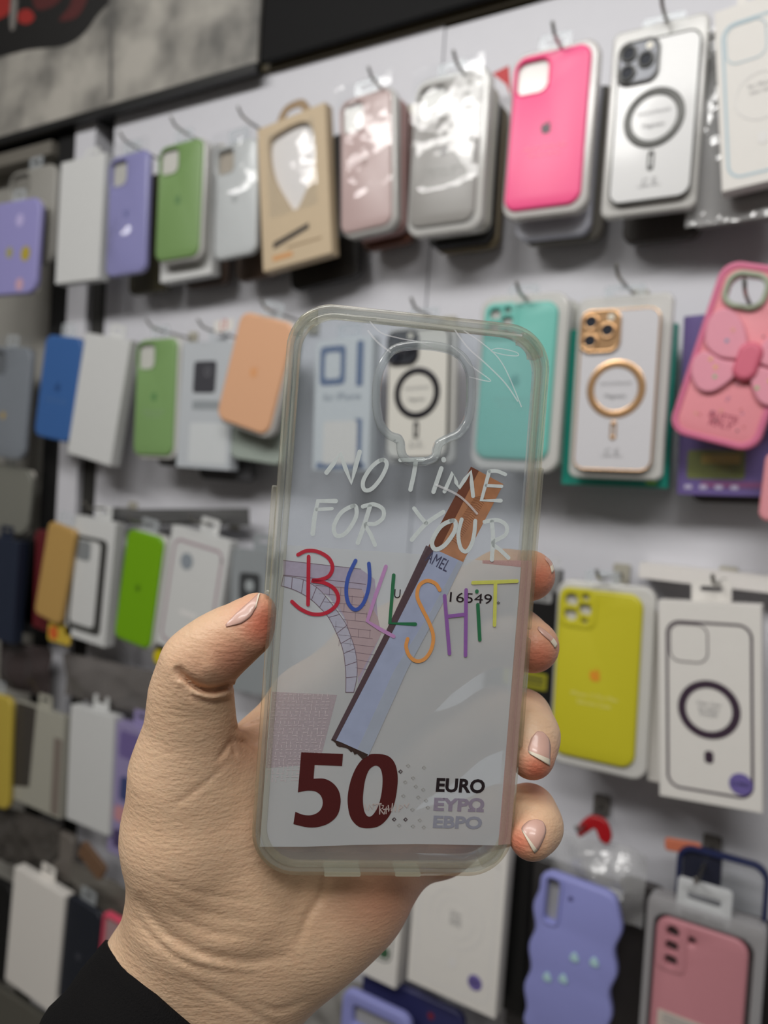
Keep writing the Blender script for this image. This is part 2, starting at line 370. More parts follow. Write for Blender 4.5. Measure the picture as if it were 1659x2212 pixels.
def outline_art(s, frame_mat, ring_mat, ring=True, lens=True, fw=0.0022, y=-0.0003, ringw=0.0055):
    """Line drawing of a case printed on a box front."""
    f = Flat(); w, h = s.w * 0.82, s.h * 0.84; cz = s.h * 0.48
    f.outline(rr(0, cz, w, h, 0.011), fw, y, frame_mat)
    if lens:
        f.outline(rr(-w / 2 + 0.0185, cz + h / 2 - 0.019, 0.032, 0.034, 0.009), fw * 0.5, y - 0.0001, frame_mat)
    if ring:
        rz = s.h * 0.47; R = s.w * 0.305
        f.ring(0, rz, R, R - ringw, y - 0.0001, ring_mat)
        f.poly([rr(0, rz - R - 0.016, 0.0075, 0.011, 0.003)], y - 0.0001, ring_mat)
    return f

# ================================================================== SETTING
def slab(name, x0, x1, y0, y1, z0, z1, mat, kind='structure', bevel=0.0):
    V = [(x, y, z) for x in (x0, x1) for y in (y0, y1) for z in (z0, z1)]
    o = mesh_obj(name, V, [(0, 1, 3, 2), (4, 6, 7, 5), (0, 4, 5, 1), (2, 3, 7, 6), (0, 2, 6, 4), (1, 5, 7, 3)], mat)
    if kind: o['kind'] = kind
    return o
xs = W(945, 300)[0]                         # seam between the two white boards
xl = W(247, 300)[0]                         # left end of the white boards
zt = W(560, 165)[2]                         # top edge of the boards
ztr = W(1150, 4)[2]
slab('wall_back', xl, xs - 0.0008, Y_WALL, Y_WALL + 0.018, 0.0, zt, WHITE_WALL)
slab('wall_right', xs + 0.0008, 2.2, Y_WALL + 0.001, Y_WALL + 0.018, 0.0, zt - 0.004, WHITE_WALL)
slab('wall_behind', -4.0, 2.2, Y_WALL + 0.07, Y_WALL + 0.1, 0.0, 2.9, solid('backing', rgb(60, 58, 54), 0.7))
# left bay: board set further back, black upright and white edge strip of the next bay
xp0, xp1 = W(112, 690)[0], W(150, 690)[0]
xw1 = W(192, 690)[0]
xw2 = W(220, 690)[0]
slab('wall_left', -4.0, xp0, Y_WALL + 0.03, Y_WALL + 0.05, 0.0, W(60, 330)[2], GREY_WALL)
slab('trim_1', xp0, xp1, Y_WALL - 0.004, Y_WALL + 0.06, 0.0, W(165, 262)[2], BLACK)
slab('trim_2', xp1, xw1, Y_WALL - 0.006, Y_WALL + 0.06, 0.0, W(190, 250)[2], WHITE_WALL)
slab('trim_3', xw1, xw2, Y_WALL + 0.004, Y_WALL + 0.06, 0.0, W(215, 335)[2], solid('dark slot', rgb(40, 39, 36), 0.6))  # dark slab stands in for the dark slot beside the board
# fascia above: brown edge strip, black board, grey poster
slab('trim_4', xl, 2.2, Y_WALL - 0.006, Y_WALL + 0.02, zt + 0.001, zt + 0.012, BROWN)
slab('trim_5', -4.0, xl - 0.003, Y_WALL - 0.012, Y_WALL + 0.02, zt - 0.004, zt + 0.02, BLACK)
slab('fascia', -4.0, 2.2, Y_WALL - 0.012, Y_WALL + 0.06, zt + 0.0125, zt + 0.75, FASCIA)
slab('trim_6', -4.0, xp0 - 0.01, Y_WALL - 0.01, Y_WALL + 0.03, W(60, 352)[2], W(60, 325)[2], solid('grey rail', rgb(112, 108, 100), 0.5))
# the grey poster with red and black shapes
PX1 = W(553, 135, 0.02)[0]; PZ0 = W(553, 138, 0.02)[2]; PX0 = -3.2
po = bpy.data.objects.new('wall_poster', None); COL.objects.link(po); po.location = (PX1 - 0.6, Y_WALL - 0.0125, PZ0)
tag(po, 'smoky grey poster with red and black shapes above the top row of cases', 'poster')
m, nt, p, out = new_mat('smoke print'); p.inputs['Roughness'].default_value = 0.45
tc = nt.nodes.new('ShaderNodeTexCoord'); nz = nt.nodes.new('ShaderNodeTexNoise'); nz.inputs['Scale'].default_value = 9; nz.inputs['Detail'].default_value = 4
cr = nt.nodes.new('ShaderNodeValToRGB'); cr.color_ramp.elements[0].position = 0.3; cr.color_ramp.elements[0].color = (*rgb(72, 72, 70), 1); cr.color_ramp.elements[1].position = 0.62; cr.color_ramp.elements[1].color = (*rgb(172, 168, 160), 1)
nt.links.new(tc.outputs['Object'], nz.inputs['Vector']); nt.links.new(nz.outputs['Fac'], cr.inputs[0]); nt.links.new(cr.outputs[0], p.inputs['Base Color'])
ox = PX1 - 0.6
pb = plate('poster_board', [[(PX0 - ox, 0), (0.6, 0), (0.6, 0.6), (PX0 - ox, 0.6)]], 0, -0.006, m, po, 0.0005, 1)
f = Flat()
def L(px, py): v = W(px, py, 0.0186); return (v[0] - ox, v[2] - PZ0)
blk = solid('poster black', rgb(20, 19, 19), 0.45); red = solid('poster red', rgb(150, 38, 34), 0.45); red2 = solid('poster dark red', rgb(78, 30, 30), 0.45); gr = solid('poster grey', rgb(120, 116, 112), 0.45)
f.poly([catmull([L(-120, 135), L(60, 108), L(150, 95), L(205, 40), L(222, -40), L(-120, -60)], 5, True)], -0.0062, blk)
f.poly([catmull([L(-60, 48), L(12, 35), L(22, 0), L(20, -40), L(-60, -40)], 4, True)], -0.0064, red)
f.poly([catmull([L(40, 46), L(60, 52), L(75, 38), L(62, 20), L(42, 26)], 4, True)], -0.0064, red)
f.poly([catmull([L(78, 20), L(120, 10), L(135, -20), L(75, -30)], 4, True)], -0.0064, red2)
f.poly([catmull([L(128, 44), L(165, 38), L(188, 0), L(185, -30), L(160, -20), L(152, 12)], 4, True)], -0.0064, red2)
f.poly([catmull([L(22, 60), L(32, 60), L(38, 0), L(24, 0)], 3, True)], -0.0064, gr)
f.poly([[L(236, 215), L(243, 213), L(243, -30), L(236, -30)]], -0.0063, solid('poster seam', rgb(95, 93, 90), 0.5))
f.build('printed_shapes', po)
plate('bottom_rail', [[(PX0 - ox, -0.012), (0.604, -0.012), (0.604, 0.0), (PX0 - ox, 0.0)]], 0, -0.012, BLACK, po, 0.001, 1)
# black sign board right of it
bo = bpy.data.objects.new('black_sign_board', None); COL.objects.link(bo); bo.location = (PX1 + 0.5, Y_WALL - 0.0125, PZ0)
tag(bo, 'plain black sign board right of the smoky grey poster', 'sign board')
plate('board', [[(-0.49, 0.0), (2.0, 0.0), (2.0, 0.6), (-0.49, 0.6)]], 0, -0.008, FASCIA, bo, 0.001, 1)
# floor and ceiling of the shop
slab('floor', -4, 2.2, -2.0, Y_WALL + 0.1, -0.05, 0.0, solid('grey floor tile', rgb(120, 116, 110), 0.4, scale=6))
slab('wall_front', -4, 2.2, -2.05, -2.0, 0.0, 2.95, solid('shop wall', rgb(214, 210, 204), .6))
slab('ceiling', -4, 2.2, -2.0, Y_WALL + 0.1, 2.95, 3.0, solid('white ceiling', rgb(225, 225, 225), 0.7))
slab('trim_7', W(1380, 1240, 0.03)[0], 2.0, Y_WALL - 0.03, Y_WALL, W(1500, 1262, 0.03)[2], W(1500, 1229, 0.03)[2], solid('white ledge', rgb(228, 224, 220), 0.4))

# ================================================================== ROW ONE (top)
G1 = 'phone cases on the top row'; GB1 = 'boxes on the top row'
def stacked(label, s, dx, dz, dq, mat, t=0.012, dw=0, dh=0, group=None, name='phone_case', r=0.012, cat='phone case', hole=True):
    n = s.shift(dx, dz, dq, dw, dh); e = thing(name, label, cat, n, group)
    lp = [rr(0, n.h / 2, n.w, n.h, r)]
    plate('case_body' if cat == 'phone case' else 'carton', lp, t, 0, mat, e, 0.002 if cat == 'phone case' else 0.0006, 2)
    return e
# far left, next bay
e, s = silicone('lavender case with pink and yellow decorations, far left of the top row', [(-20, 440), (88, 425), (76, 622), (-34, 650)], 0.07, rgb(150, 146, 200), cam_kind=None, group=G1)
f = Flat()
for cx, cz, r_, c in ((-0.0, 0.9, 0.010, (220, 130, 205)), (0.7, 0.42, 0.012, (178, 160, 60)), (0.38, 0.45, 0.009, (165, 160, 110)), (0.62, 0.1, 0.010, (205, 165, 180)), (0.55, 0.78, 0.010, (190, 180, 225))):
    f = Flat(); f.poly([circ((cx - 0.5) * s.w + 0.01, cz * s.h, r_, 20)], -0.0003, solid('deco %s' % (c,), rgb(*c), 0.35)); f.build('printed_blob', e)
e, s = silicone('clear greyish wrapped case behind the decorated lavender case', [(20, 372), (122, 352), (112, 560), (10, 590)], 0.045, rgb(150, 148, 142), cam_kind='square', group=G1, inside=rgb(120, 118, 112))
carton('plain white box at the left end of the top row beside the lavender case', [(133, 345), (227, 335), (213, 606), (119, 610)], 0.07, CARD2, group=GB1)
silicone('lavender case with a bright glare, second in the main top row', [(237, 335), (320, 326), (312, 590), (226, 596)], 0.072, rgb(146, 144, 196), logo=rgb(120, 122, 176), film=-.26, group=G1, inside=rgb(190, 188, 180), rough=0.25)
e, sg = silicone('leaf green case on the top row between lavender and silver cases', [(343, 312), (438, 301), (426, 556), (334, 562)], 0.07, rgb(118, 150, 92), logo=rgb(96, 132, 84), group=G1, inside=rgb(178, 176, 160), key='leaf green', tray=0.004)
carton('white box hanging behind the leaf green case of the top row', [(352, 330), (462, 320), (456, 590), (346, 612)], 0.05, CARD2, group=GB1, tab=False)
e, s = silicone('silvery white case on the top row left of the beige box', [(466, 312), (552, 300), (553, 548), (460, 560)], 0.07, rgb(205, 208, 208), cam_kind='square', logo=rgb(168, 172, 172), film=-.5, group=G1, inside=rgb(170, 160, 146), rough=0.2)
# beige retail box with window
s = Slot((560, 265), (697, 236), (722, 552), (564, 582), 0.068); e = thing('phone_case_box', 'beige card box with a tall clear window and carry handle, top row', 'box', s, GB1)
KR = solid('beige card', rgb(196, 176, 146), 0.55, scale=120); KRD = solid('beige card dark', rgb(150, 126, 96), 0.55)
win = catmull([(-s.w * .34, s.h * .86), (-s.w * .2, s.h * .92), (s.w * .18, s.h * .93), (s.w * .32, s.h * .82), (s.w * .3, s.h * .6), (s.w * .1, s.h * .4), (0.0, s.h * .36), (-s.w * .1, s.h * .42), (-s.w * .3, s.h * .64)], 5, True)
plate('carton', [[(-s.w / 2, 0), (s.w / 2, 0), (s.w / 2, s.h), (-s.w / 2, s.h)], win], 0.016, 0, KR, e, 0.0006, 1)
plate('inner_case', [rr(0, s.h * .62, s.w * .8, s.h * .7, 0.01)], 0.013, 0.007, solid('glare white inner', rgb(232, 228, 226), 0.3), e, 0.001)  # near white colour stands in for the glare on the window
film_sheet('window_film', e, -s.w * .36, s.w * .34, s.h * .35, s.h * .93, -0.0008, 0.0012, FILM, 5)
hz = s.h
plate('handle', [catmull([(-0.024, hz - 0.002), (-0.022, hz + 0.012), (-0.01, hz + 0.021), (0.012, hz + 0.021), (0.022, hz + 0.012), (0.024, hz - 0.002)], 5, True), catmull([(-0.012, hz + 0.004), (-0.01, hz + 0.011), (0.0, hz + 0.013), (0.01, hz + 0.011), (0.012, hz + 0.004)], 5, True)], 0.009, 0.0075, KRD, e)
f = Flat(); f.poly([[(-s.w * .33, s.h * .135), (s.w * .2, s.h * .205), (s.w * .2, s.h * .245), (-s.w * .33, s.h * .18)]], -0.0003, solid('dark bar', rgb(62, 54, 46), 0.5))
f.poly([rr(-s.w * .2, s.h * .07, s.w * .3, s.h * .035, 0.002)], -0.0003, solid('orange print', rgb(205, 150, 96), 0.5))
f.poly([rr(s.w * .12, s.h * .12, s.w * .5, s.h * .012, 0.0005)], -0.0003, KRD); f.build('printed_marks', e)
e, sp = silicone('dusty pink case on the top row right of the beige box', [(731, 215), (845, 190), (842, 483), (737, 507)], 0.072, rgb(200, 172, 168), logo=rgb(176, 148, 142), tray=0.006, film=True, group=G1, inside=rgb(205, 198, 186), rough=0.3)
stacked('dusky rose case stacked behind the dusty pink case', sp, 0.004, -0.001, -0.024, solid('dusky rose', rgb(170, 132, 128), 0.4), group=G1)
stacked('brown case stacked at the back of the dusty pink pile', sp, 0.006, -0.008, -0.040, solid('brown silicone', rgb(104, 66, 52), 0.4), group=G1)
e, sg2 = silicone('grey case with a big white reflection on the top row', [(902, 176), (1040, 158), (1023, 480), (880, 490)], 0.075, rgb(158, 154, 149), logo=rgb(130, 127, 124), words=(('silicone case', 'for phone'), rgb(182, 180, 176)), tray=0.012, film=.2, group=G1, inside=rgb(205, 205, 196), rough=0.3)
stacked('pale grey case stacked behind the front grey case', sg2, 0.005, -0.002, -0.026, solid('pale stack', rgb(196, 194, 184), 0.4), group=G1)
stacked('black case stacked in the grey pile of the top row', sg2, 0.004, -0.010, -0.040, BLACK, group=G1)
stacked('olive brown case at the back of the grey pile', sg2, 0.007, -0.013, -0.052, solid('olive stack', rgb(112, 100, 76), 0.45), group=G1)
e, shp = silicone('hot pink case with a dark emblem on the top row', [(1113, 118), (1278, 95), (1251, 440), (1086, 456)], 0.072, rgb(255, 88, 146), logo=rgb(74, 52, 62), words=(('silicone phone case', 'for your phone'), rgb(255, 158, 186)), tray=0.010, group=G1, inside=rgb(222, 206, 196), rough=0.38)
stacked('white and blue case sticking out below the hot pink case', shp, 0.003, -0.021, -0.028, solid('white blue stack', rgb(190, 192, 204), 0.3), group=G1)
stacked('grey wrapped case at the back of the hot pink pile', shp, 0.009, -0.022, -0.045, solid('grey stack', rgb(110, 106, 98), 0.45), dw=0.006, group=G1)
# small red card corner
s = Slot((1062, 152), (1100, 145), (1102, 215), (1070, 215), 0.03); e = thing('price_flag', 'small red card triangle peeking out left of the hot pink case', 'card', s)
plate('card', [[(-s.w / 2, s.h * .95), (s.w * .5, s.h), (s.w * .5, 0), (s.w * .25, s.h * .45)]], 0.001, 0, solid('red card', rgb(190, 26, 32), 0.5), e)
DARKM = solid('gunmetal', rgb(70, 70, 68), 0.38, 0.55); GOLD = solid('rose gold', rgb(214, 172, 128), 0.25, 0.75); BLKM = solid('black metal', rgb(30, 28, 36), 0.3, 0.3)
magsafe('white magnetic case with grey ring in a blister on the top row', [(1340, 88), (1516, 67), (1490, 433), (1313, 433)], 0.074, DARKM, [(1335, 60), (1527, 38), (1508, 460), (1290, 464)], group=G1)
s = Slot((1540, 18), (1735, -30), (1748, 366), (1562, 418), 0.082)
e, s = carton('white box with a pale blue case outline at the right of the top row', s, None, CARD, group=GB1)
BLU = solid('pale blue ink', rgb(172, 194, 204), 0.5); PALE = solid('pale grey ink', rgb(222, 220, 218), 0.5)
f = outline_art(s, BLU, PALE, ringw=0.0012)
f.text('For iPhone', 0, s.h * .53, 0.02, -0.0004, GREYINK); f.text('Clear Case', 0, s.h * .495, 0.018, -0.0004, GREYINK); f.build('printed_case_outline', e)
# wrapped pack below/behind the white box
s = Slot((1530, 60), (1720, 20), (1700, 480), (1497, 474), 0.055); e = thing('wrapped_pack', 'clear wrapped grey pack hanging behind the pale blue outline box', 'pack', s)
plate('grey_card', [rr(0, s.h / 2, s.w, s.h, 0.003)], 0.012, 0.004, solid('grey pack', rgb(120, 116, 114), 0.4), e, 0.001)
film_sheet('wrapper_film', e, -s.w / 2 - .008, s.w / 2 + .004, 0, s.h, -0.001, 0.004, BAG, 3)

# ================================================================== ROW TWO
G2 = 'phone cases on the second row'; GB2 = 'boxes on the second row'
silicone('blue case at the left end of the second row', [(98, 722), (180, 730), (150, 952), (72, 946)], 0.068, rgb(56, 98, 158), logo=rgb(40, 74, 126), words=(('silicone case',), rgb(86, 122, 172)), group=G2, cam_kind=None)
carton('plain white box right of the blue case on the second row', [(186, 722), (281, 730), (240, 1004), (143, 980)], 0.072, CARD2, group=GB2)
silicone('fern green case on the second row beside the plain white box', [(292, 734), (386, 730), (366, 980), (290, 988)], 0.066, rgb(122, 156, 98), logo=rgb(92, 136, 84), words=(('silicone case', 'for phone'), rgb(146, 172, 134)), group=G2, inside=rgb(150, 160, 130), tray=0.006, key='fern green')
e, s = carton('grey white box with a dark camera picture on the second row', [(399, 737), (509, 737), (498, 1012), (377, 1012)], 0.06, solid('cool grey carton', rgb(186, 191, 196), 0.4), group=GB2)
f = Flat(); f.poly([rr(-s.w * .05, s.h * .72, s.w * .42, s.h * .25, 0.005)], -0.0003, solid('dark print', rgb(66, 66, 72), 0.4)); f.ring(0, s.h * .76, 0.006, 0.004, -0.0005, solid('print ring', rgb(110, 110, 116), 0.4))
f.poly([rr(0, s.h * .5, s.w * .5, s.h * .07, 0.001)], -0.0003, solid('mid grey print', rgb(146, 152, 156), 0.5)); f.poly([rr(s.w * .08, s.h * .2, s.w * .7, s.h * .32, 0.004)], -0.0003, solid('light print', rgb(204, 208, 210), 0.4)); f.build('printed_picture', e)
s = Slot((463, 690), (505, 690), (505, 716), (463, 716), 0.064); e = thing('price_sticker', 'white hang card with a small red number above the camera picture box', 'sticker', s)
plate('card', [rr(0, s.h / 2, s.w, s.h, 0.001)], 0.0006, 0, CARD, e); f = Flat(); f.text('(3', 0, s.h / 2, 0.012, -0.0003, solid('red ink', rgb(200, 90, 90), 0.5)); f.build('lettering', e)
silicone('tilted peach case left of the hand held clear case, second row', [(519, 683), (640, 686), (578, 940), (463, 906)], 0.09, rgb(222, 172, 136), logo=rgb(222, 160, 112), group=G2, cam_kind=None, rough=0.35, tray=0.004)
stacked('clear green tinted case hanging behind the tilted peach case', Slot((530, 720), (640, 720), (612, 1005), (492, 990), 0.06), 0, 0, 0, solid('pale green stack', rgb(158, 168, 160), 0.3), group=G2)
# blue and white packaged case seen through the clear case
s = Slot((687, 727), (800, 735), (800, 1018), (671, 1014), 0.07); e = thing('phone_case_box', 'white and blue packaged case seen through the held clear case', 'box', s, GB2)
box('carton', -s.w / 2, s.w / 2, 0, s.h, 0.018, 0, solid('pale blue white', rgb(206, 211, 214), 0.4), e)
NB = solid('navy blue print', rgb(72, 98, 138), 0.4); f = Flat()
f.poly([rr(-s.w * .18, s.h * .8, s.w * .46, s.h * .3, 0.006), rr(-s.w * .18, s.h * .8, s.w * .28, s.h * .2, 0.005)], -0.0003, NB)
f.poly([rr(s.w * .3, s.h * .8, s.w * .12, s.h * .34, 0.003)], -0.0003, NB); f.poly([rr(s.w * .3, s.h * .2, s.w * .13, s.h * .38, 0.003)], -0.0003, NB); f.poly([rr(0, s.h * .035, s.w * .86, s.h * .045, 0.002)], -0.0003, NB)
f.poly([rr(-.001, s.h * .21, s.w * .6, s.h * .33, 0.004)], -0.0004, CARD); f.text('for iPhone', 0, s.h * .56, s.w * .66, -0.0004, solid('slate ink', rgb(120, 132, 146), 0.5)); f.build('printed_picture', e)
hang_tab(e, s, 0.012)
# black magnetic case seen through the camera opening
magsafe('white magnetic case with black ring seen through the camera opening', [(838, 708), (972, 713), (964, 990), (834, 990)], 0.07, BLKM, None, group=G2, back=solid('cream back', rgb(214, 212, 204), 0.4))
e, st = silicone('teal case partly behind the held clear case, second row', [(1047, 650), (1206, 656), (1181, 994), (1023, 993)], 0.072, rgb(112, 190, 178), logo=rgb(86, 164, 156), words=(('silicone phone case', 'for phone'), rgb(132, 198, 188)), cam_kind='lenses', tray=0.016, group=G2, inside=rgb(78, 98, 92), key='teal')
stacked('second pale blister pack stacked behind the teal case', st, 0.008, -0.003, -0.03, solid('pale blister', rgb(178, 178, 172), 0.35), group=G2, dw=.01, dh=.01)
magsafe('white magnetic case with rose gold ring in a blister, second row', [(1256, 671), (1431, 662), (1405, 1021), (1237, 1013)], 0.076, GOLD, [(1254, 640), (1455, 636), (1432, 1034), (1225, 1035)], dark_lens=False, group=G2, back=solid('lilac white back', rgb(210, 209, 213), 0.3, coat=.4))
s = Slot((1232, 705), (1462, 705), (1440, 1056), (1212, 1045), 0.05); e = thing('phone_case_box', 'teal green box behind the rose gold ringed case', 'box', s, GB2)
box('carton', -s.w / 2, s.w / 2, 0, s.h, 0.014, 0, solid('teal box', rgb(28, 150, 132), 0.4), e); f = Flat(); f.poly([rr(s.w * .36, s.h * .03, s.w * .1, s.h * .02, 0.001)], -0.0003, solid('lime dot', rgb(150, 210, 80), .4)); f.build('printed_mark', e)
# pink butterfly case
PK = solid('pink silicone', rgb(228, 142, 152), 0.5); PKD = solid('deep pink silicone', rgb(208, 108, 142), 0.5); PKR = solid('rose centre', rgb(214, 104, 128), 0.5)
s = Slot((1572, 552), (1757, 604), (1630, 978), (1445, 926), 0.085); e = thing('butterfly_phone_case', 'pink case with a raised butterfly and sage camera ring, second row right', 'phone case', s, G2)
w, h = s.w, s.h; hole = rr(-w * .16, h * .855, w * .40, h * .17, 0.010)
plate('case_body', [rr(0, h / 2, w, h, 0.015), hole], 0.013, 0.0, PK, e, 0.003, 3)
plate('bumper', [rr(0, h / 2, w + .003, h + .003, 0.016), rr(0, h / 2, w - .008, h - .008, 0.012)], 0.012, -0.0012, PKD, e, 0.0012, 2)
plate('camera_ring', [rr(-w * .16, h * .855, w * .50, h * .215, 0.013), rr(-w * .16, h * .855, w * .38, h * .155, 0.009)], 0.002, -0.004, solid('sage ring', rgb(152, 160, 138), 0.45), e, 0.0012, 2)
bz = h * .47; bx = w * .12
def wing(sx):
    up_ = [(0.003, 0.004), (0.009, 0.022), (0.021, 0.035), (0.033, 0.037), (0.040, 0.029), (0.040, 0.016), (0.035, 0.005), (0.02, -.001)]
    lo = [(0.003, -0.002), (0.02, -.002), (0.035, 0.002), (0.042, -0.006), (0.040, -0.019), (0.030, -0.029), (0.018, -0.028), (0.007, -0.015)]
    for q_, nm in ((up_, 'upper_wing'), (lo, 'lower_wing')):
        plate(nm, [catmull([(bx + sx * x * 1.05, bz + z * 1.1) for x, z in q_], 6, True)], 0, -0.005, solid('butterfly pink', rgb(226, 150, 168), 0.55), e, 0.002, 3)
wing(-1); wing(1)
plate('butterfly_body', [rr(bx, bz, .020, .034, .0098, 8)], 0, -0.009, PKR, e, 0.004, 3)
f = Flat()
for dx, dz, c in ((-.022, .014, (120, 150, 176)), (-.030, -.004, (226, 176, 112)), (-.024, -.010, (228, 178, 104)), (-.022, -.018, (140, 190, 140)), (.022, -.012, (220, 184, 96)), (.014, -.02, (150, 190, 130)), (.03, -.01, (228, 180, 110)), (-.02, .024, (226, 160, 140))):
    f.poly([circ(bx + dx, bz + dz, .0017, 10)], -0.0053, solid('dot %s' % (c,), rgb(*c), .5))
for _ in range(24):
    f.poly([circ(random.uniform(-.4, .4) * w, random.uniform(.06, .72) * h, .0011, 8)], -0.0003, solid('fleck %d' % (_ % 4), rgb(*((200, 110, 110), (176, 120, 150), (206, 160, 110), (120, 90, 100))[_ % 4]), .5))
f.build('coloured_dots', e)
f = Flat(); ri = solid('red ink dark', rgb(150, 44, 76), .5); f.text('BUTTE', 0.004, h * .145, .024, -0.0003, ri, .01, .0055); f.text('RFLY', 0.004, h * .103, .02, -0.0003, ri, .01, .0055); f.build('lettering', e)
# printed pack behind the butterfly case
s = Slot((1478, 668), (1690, 680), (1672, 1080), (1463, 1062), 0.045); e = thing('printed_pack', 'purple and green printed pack behind the pink butterfly case', 'pack', s)
plate('card', [rr(0, s.h / 2, s.w, s.h, .002)], .01, 0, solid('purple card', rgb(102, 80, 150), .4), e, .0006)
f = Flat(); f.poly([rr(-s.w * .1, s.h * .17, s.w * .6, s.h * .16, .003)], -.0003, solid('olive print', rgb(112, 120, 50), .4)); f.poly([rr(s.w * .1, s.h * .06, s.w * .7, s.h * .035, .002)], -.0004, solid('violet print', rgb(136, 70, 128), .4))
f.poly([rr(-s.w * .05, s.h * .2, s.w * .4, s.h * .05, .002)], -.0004, solid('gold print', rgb(176, 150, 60), .4))
for k in range(4): f.poly([rr(-s.w * .38 + k * s.w * .16, s.h * .045, s.w * .08, s.h * .025, .001)], -.0006, solid('white icons', rgb(190, 180, 210), .5))
f.build('printed_marks', e); film_sheet('wrapper_film', e, -s.w / 2, s.w / 2, 0, s.h, -.002, .0015, FILM, 8)
silicone('rounded pink case cut off by the right edge below the butterfly case', [(1655, 958), (1800, 1000), (1770, 1160), (1645, 1105)], 0.085, rgb(224, 150, 158), cam_kind=None, group=G2, key='pink right')

# far left bay, second row
e, s = silicone('dim clear bagged case at the left edge beside the blue case', [(-30, 745), (70, 752), (48, 985), (-45, 990)], 0.05, rgb(128, 134, 142), cam_kind='square', film=True, group=G2, inside=rgb(96, 100, 106))
f = Flat(); f.poly([circ(-.0, s.h * .38, .006, 16)], -.0005, solid('yellow dot', rgb(190, 160, 80), .5)); f.build('yellow_sticker', e)
silicone('grey bagged case at the lower left edge under the second row', [(-40, 1000), (72, 1010), (55, 1150), (-50, 1140)], 0.03, rgb(120, 120, 112), cam_kind=None, group=G2)

# ================================================================== ROW THREE
G3 = 'phone cases on the third row'; GB3 = 'boxes on the third row'
carton('dark navy box at the left edge of the third row', [(-50, 1158), (42, 1166), (26, 1375), (-62, 1380)], 0.07, solid('navy card', rgb(32, 40, 58), .45), group=GB3)
stacked('black case between the navy box and the tan case', Slot((30, 1165), (80, 1150), (70, 1360), (22, 1372), .05), 0, 0, 0, BLACK, group=G3)
stacked('dark red case peeking out left of the tan case', Slot((74, 1150), (150, 1155), (120, 1370), (52, 1350), .05), 0, 0, 0, solid('dark red silicone', rgb(92, 26, 32), .45), group=G3)
silicone('tan gold case left of the black framed case, third row', [(104, 1133), (163, 1137), (128, 1352), (72, 1325)], 0.08, rgb(182, 146, 84), cam_kind=None, group=G3)
s = Slot((104, 1345), (156, 1350), (150, 1392), (104, 1386), .07); e = thing('price_sticker', 'orange and yellow sticker below the tan gold case', 'sticker', s)
plate('card', [rr(0, s.h / 2, s.w, s.h, .006)], .001, 0, solid('yellow sticker', rgb(198, 170, 60), .5), e); f = Flat(); f.poly([circ(-s.w * .25, s.h * .45, s.h * .36, 20)], -.0003, solid('orange spot', rgb(204, 96, 44), .5)); f.build('printed_spot', e)
e, s = carton('white box with a black framed case picture, third row left', [(156, 1118), (256, 1126), (220, 1388), (144, 1380)], 0.07, CARD2, group=GB3)
f = Flat(); f.poly([rr(-s.w * .04, s.h * .46, s.w * .82, s.h * .78, .01), rr(-s.w * .1, s.h * .47, s.w * .6, s.h * .7, .008)], -.0003, solid('charcoal print', rgb(62, 62, 60), .5)); f.poly([rr(-s.w * .2, s.h * .73, s.w * .34, s.h * .16, .006)], -.0005, solid('camera grey print', rgb(128, 132, 134), .5)); f.build('printed_picture', e)
e, sl = silicone('lime green case on the third row', [(270, 1147), (359, 1156), (317, 1396), (248, 1384)], 0.072, rgb(112, 164, 10), logo=rgb(84, 128, 10), group=G3, inside=rgb(140, 176, 60), cam_kind=None, tray=.004)
e, s = carton('white box with a mauve case outline right of the lime green case', [(373, 1146), (497, 1158), (460, 1424), (332, 1400)], 0.068, CARD2, group=GB3)
MAU = solid('mauve ink', rgb(168, 148, 156), .5); f = outline_art(s, MAU, MAU, ring=False, lens=False, fw=.004)
f.poly([circ(-s.w * .16, s.h * .745, .0115, 24)], -.0004, solid('blue grey print', rgb(138, 146, 154), .5)); f.poly([rr(0, s.h * .33, s.w * .3, s.h * .04, .001)], -.0004, PALE); f.build('printed_case_outline', e)
e, s = carton('grey box with a dark camera picture beside the thumb', [(502, 1190), (604, 1188), (596, 1503), (492, 1494)], 0.06, solid('mid grey carton', rgb(142, 147, 150), .45), group=GB3)
f = Flat(); f.poly([rr(-s.w * .1, s.h * .74, s.w * .44, s.h * .2, .006)], -.0003, solid('dark camera print', rgb(62, 64, 66), .4)); f.poly([circ(-s.w * .1, s.h * .75, .0075, 24)], -.0005, solid('pale lens print', rgb(160, 166, 168), .4)); f.poly([rr(s.w * .36, s.h * .9, s.w * .2, s.h * .12, .003)], -.0003, solid('slate print', rgb(72, 80, 88), .4)); f.build('printed_picture', e)
s = Slot((327, 1403), (358, 1403), (358, 1435), (327, 1435), .07); e = thing('price_sticker', 'round yellow sticker below the mauve outlined box', 'sticker', s)
plate('card', [circ(0, s.h / 2, s.h / 2, 24)], .001, 0, solid('bright yellow sticker', rgb(205, 186, 8), .5), e)
s = Slot((232, 1098), (540, 1100), (540, 1140), (232, 1130), .03); e = thing('plastic_bag_row', 'strip of dark grey plastic bag tops above the lime green case', 'bag', s)
film_sheet('bag_film', e, -s.w / 2, s.w / 2, 0, s.h, 0, .004, solid('dark bag plastic', rgb(88, 88, 88), .25), 12)
